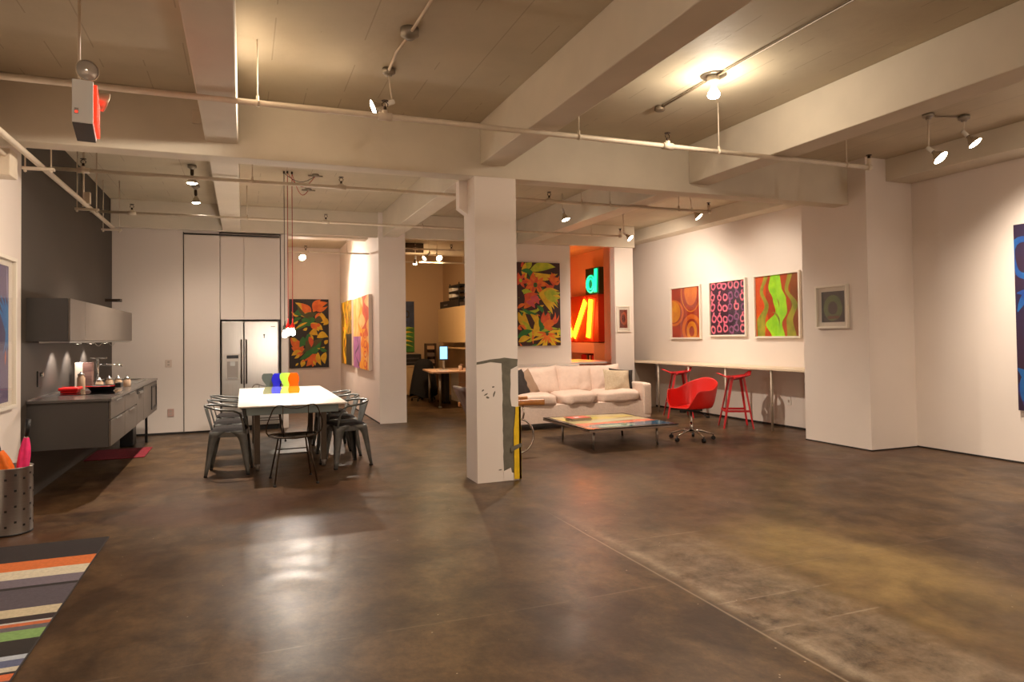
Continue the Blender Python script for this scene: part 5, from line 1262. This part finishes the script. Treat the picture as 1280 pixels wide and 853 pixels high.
MB().box(-.095, 0, .20, .095, .03, .51, 0, mx).build('bezel', blk, t, .003)
MB().box(-.078, -.003, .225, .078, 0, .49, 0, mx).build('screen', emis('screen_blue', (130, 200, 250), 1.1), t)
MB().box(-.02, .01, .01, .02, .03, .22, 0, mx).box(-.09, -.06, 0, .09, .08, .012, 0, mx).build('stand', steel, t)
tag(MB().box(3.72, 13.75, .735, 3.98, 13.92, .75).build('keyboard', white_pl, None, .002), 'flat white keyboard on the office desk in front of the monitor', 'keyboard')
for i, (x, y, h, c) in enumerate(((4.16, 13.62, .10, (220, 200, 190)), (4.24, 13.8, .13, (120, 96, 80)), (4.34, 13.6, .17, (226, 160, 140)))):
    tag(MB().lathe([(.03, 0), (.034, h * .1), (.034, h * .9), (.028, h)], (x, y, .735), n=14).build('desk_cup', mat('cup%d' % i, c, .4)), ('white cup nearest the desk corner on the office desk', 'brown cup behind the white cup on the office desk', 'tall pink canister on the office desk near the drawers')[i], 'cup')
t = thing('swivel_chair', 'black office chair draped with a black coat behind the office desk', 'chair', (3.80, 15.3, 0))
def coat(u, v):
    a_ = 2 * pi * u; z = .12 + .82 * v; r = (.33 - .14 * v ** 1.5) * (1 + .10 * sin(5 * a_ + 2) * (1 - v)); sq = 1 if v < .93 else .55
    return Vector((3.78 + r * cos(a_) * .95 * sq + .03 * v, 15.3 + r * sin(a_) * .8 * sq, z - .05 * sin(3 * a_) * (1 - v)))
q = MB(); q.grid(coat, 30, 12, cu=True); q.add([coat(k / 30, 1) for k in range(30)], [tuple(range(30))]); q.build('draped_coat', mat('black_coat', (20, 17, 18), .9, bump=.4, bscale=12), t)
MB().cyl((3.80, 15.3, .08), (3.80, 15.3, .3), .03).build('post', blk, t)
for k in range(5):
    a_ = 2 * pi * k / 5 + .2; MB().tube([(3.80, 15.3, .09), (3.80 + .27 * cos(a_), 15.3 + .27 * sin(a_), .06)], .016, 6).cyl((3.80 + .27 * cos(a_) - .015, 15.3 + .27 * sin(a_), .03), (3.80 + .27 * cos(a_) + .015, 15.3 + .27 * sin(a_), .03), .03).build('base_arm', blk, t)
t = thing('low_cabinet', 'cream low cabinet against the far office wall', 'cabinet', (3.5, 16.8, 0))
MB().box(2.60, 16.6, .03, 4.08, 17.04, .72).build('body', ofw, t, .003); MB().box(2.58, 16.57, .72, 4.11, 17.04, .75).build('top', ofw, t, .003)
for x in (3.05, 3.40, 3.75): MB().box(x, 16.585, .05, x + .32, 16.6, .70).build('door', ofw, t, .002)
t = thing('printer', 'black printer on the cream low cabinet in the office', 'printer', (3.85, 16.8, .75))
MB().box(3.62, 16.62, .75, 4.08, 16.98, 1.02).build('body', blk, t, .01); MB().box(3.68, 16.60, .80, 4.02, 16.62, .83).box(3.68, 16.60, .90, 4.02, 16.62, .93).build('paper_slot', mat('printer_grey', (70, 66, 64), .4), t)
t = thing('magazine_rack', 'slim brown rack of small boxes behind the draped office chair', 'rack', (4.33, 16.6, 0))
MB().box(4.20, 16.6, .0, 4.22, 16.8, 1.28).box(4.44, 16.6, 0, 4.46, 16.8, 1.28).box(4.20, 16.79, 0, 4.46, 16.8, 1.28).build('frame', mat('rack_brown', (96, 70, 50), .6), t)
for k in range(7): MB().box(4.22, 16.62, .1 + .17 * k, 4.44, 16.79, .115 + .17 * k).build('shelf', mat('rack_brown', (96, 70, 50), .6), t); tag(MB().box(4.24, 16.64, .117 + .17 * k, 4.42, 16.78, .20 + .17 * k).build('small_box', mat('sb%d' % (k % 3), ((200, 160, 120), (150, 120, 100), (110, 90, 80))[k % 3], .6)), 'small box on %s of the slim brown rack in the office' % ('the bottom shelf', 'the second shelf up', 'the third shelf up', 'the fourth shelf up', 'the fifth shelf up', 'the sixth shelf up', 'the top shelf')[k], 'box', 'boxes in the office rack')
tag(MB().box(3.10, 14.17, 3.22, 3.55, 14.2, 3.42).box(3.14, 14.16, 3.26, 3.51, 14.171, 3.38).build('vent_grille', wire_m), 'dark square vent grille high on the office beam', 'vent')

# ------------------------------------------------------------------ world, camera
wd = bpy.data.worlds.new('world'); S.world = wd; wd.use_nodes = True
wd.node_tree.nodes['Background'].inputs[0].default_value = (.02, .02, .025, 1); wd.node_tree.nodes['Background'].inputs[1].default_value = 1

cam = bpy.data.cameras.new('camera'); co = bpy.data.objects.new('camera', cam); COL.objects.link(co)
yaw, pitch, roll = radians(21.3427), radians(1.2702), radians(-.7178)
f = Vector((sin(yaw) * cos(pitch), cos(yaw) * cos(pitch), sin(pitch))); r = Vector((cos(yaw), -sin(yaw), 0)); u = r.cross(f)
r2 = r * cos(roll) + u * sin(roll); u2 = -r * sin(roll) + u * cos(roll)
M3 = Matrix((r2, u2, -f)).transposed()
co.matrix_world = Matrix.Translation((0, 0, 1.42)) @ M3.to_4x4()
cam.sensor_width = 36; cam.lens = 36 * 858.2 / 1280; cam.shift_y = -(426.5 - 402.2) / 1280
cam.clip_start = .05; cam.clip_end = 100
S.camera = co

S.view_settings.view_transform = 'Standard'; S.view_settings.look = 'None'; S.view_settings.gamma = 1; S.view_settings.use_curve_mapping = False
S.view_settings.exposure = .54
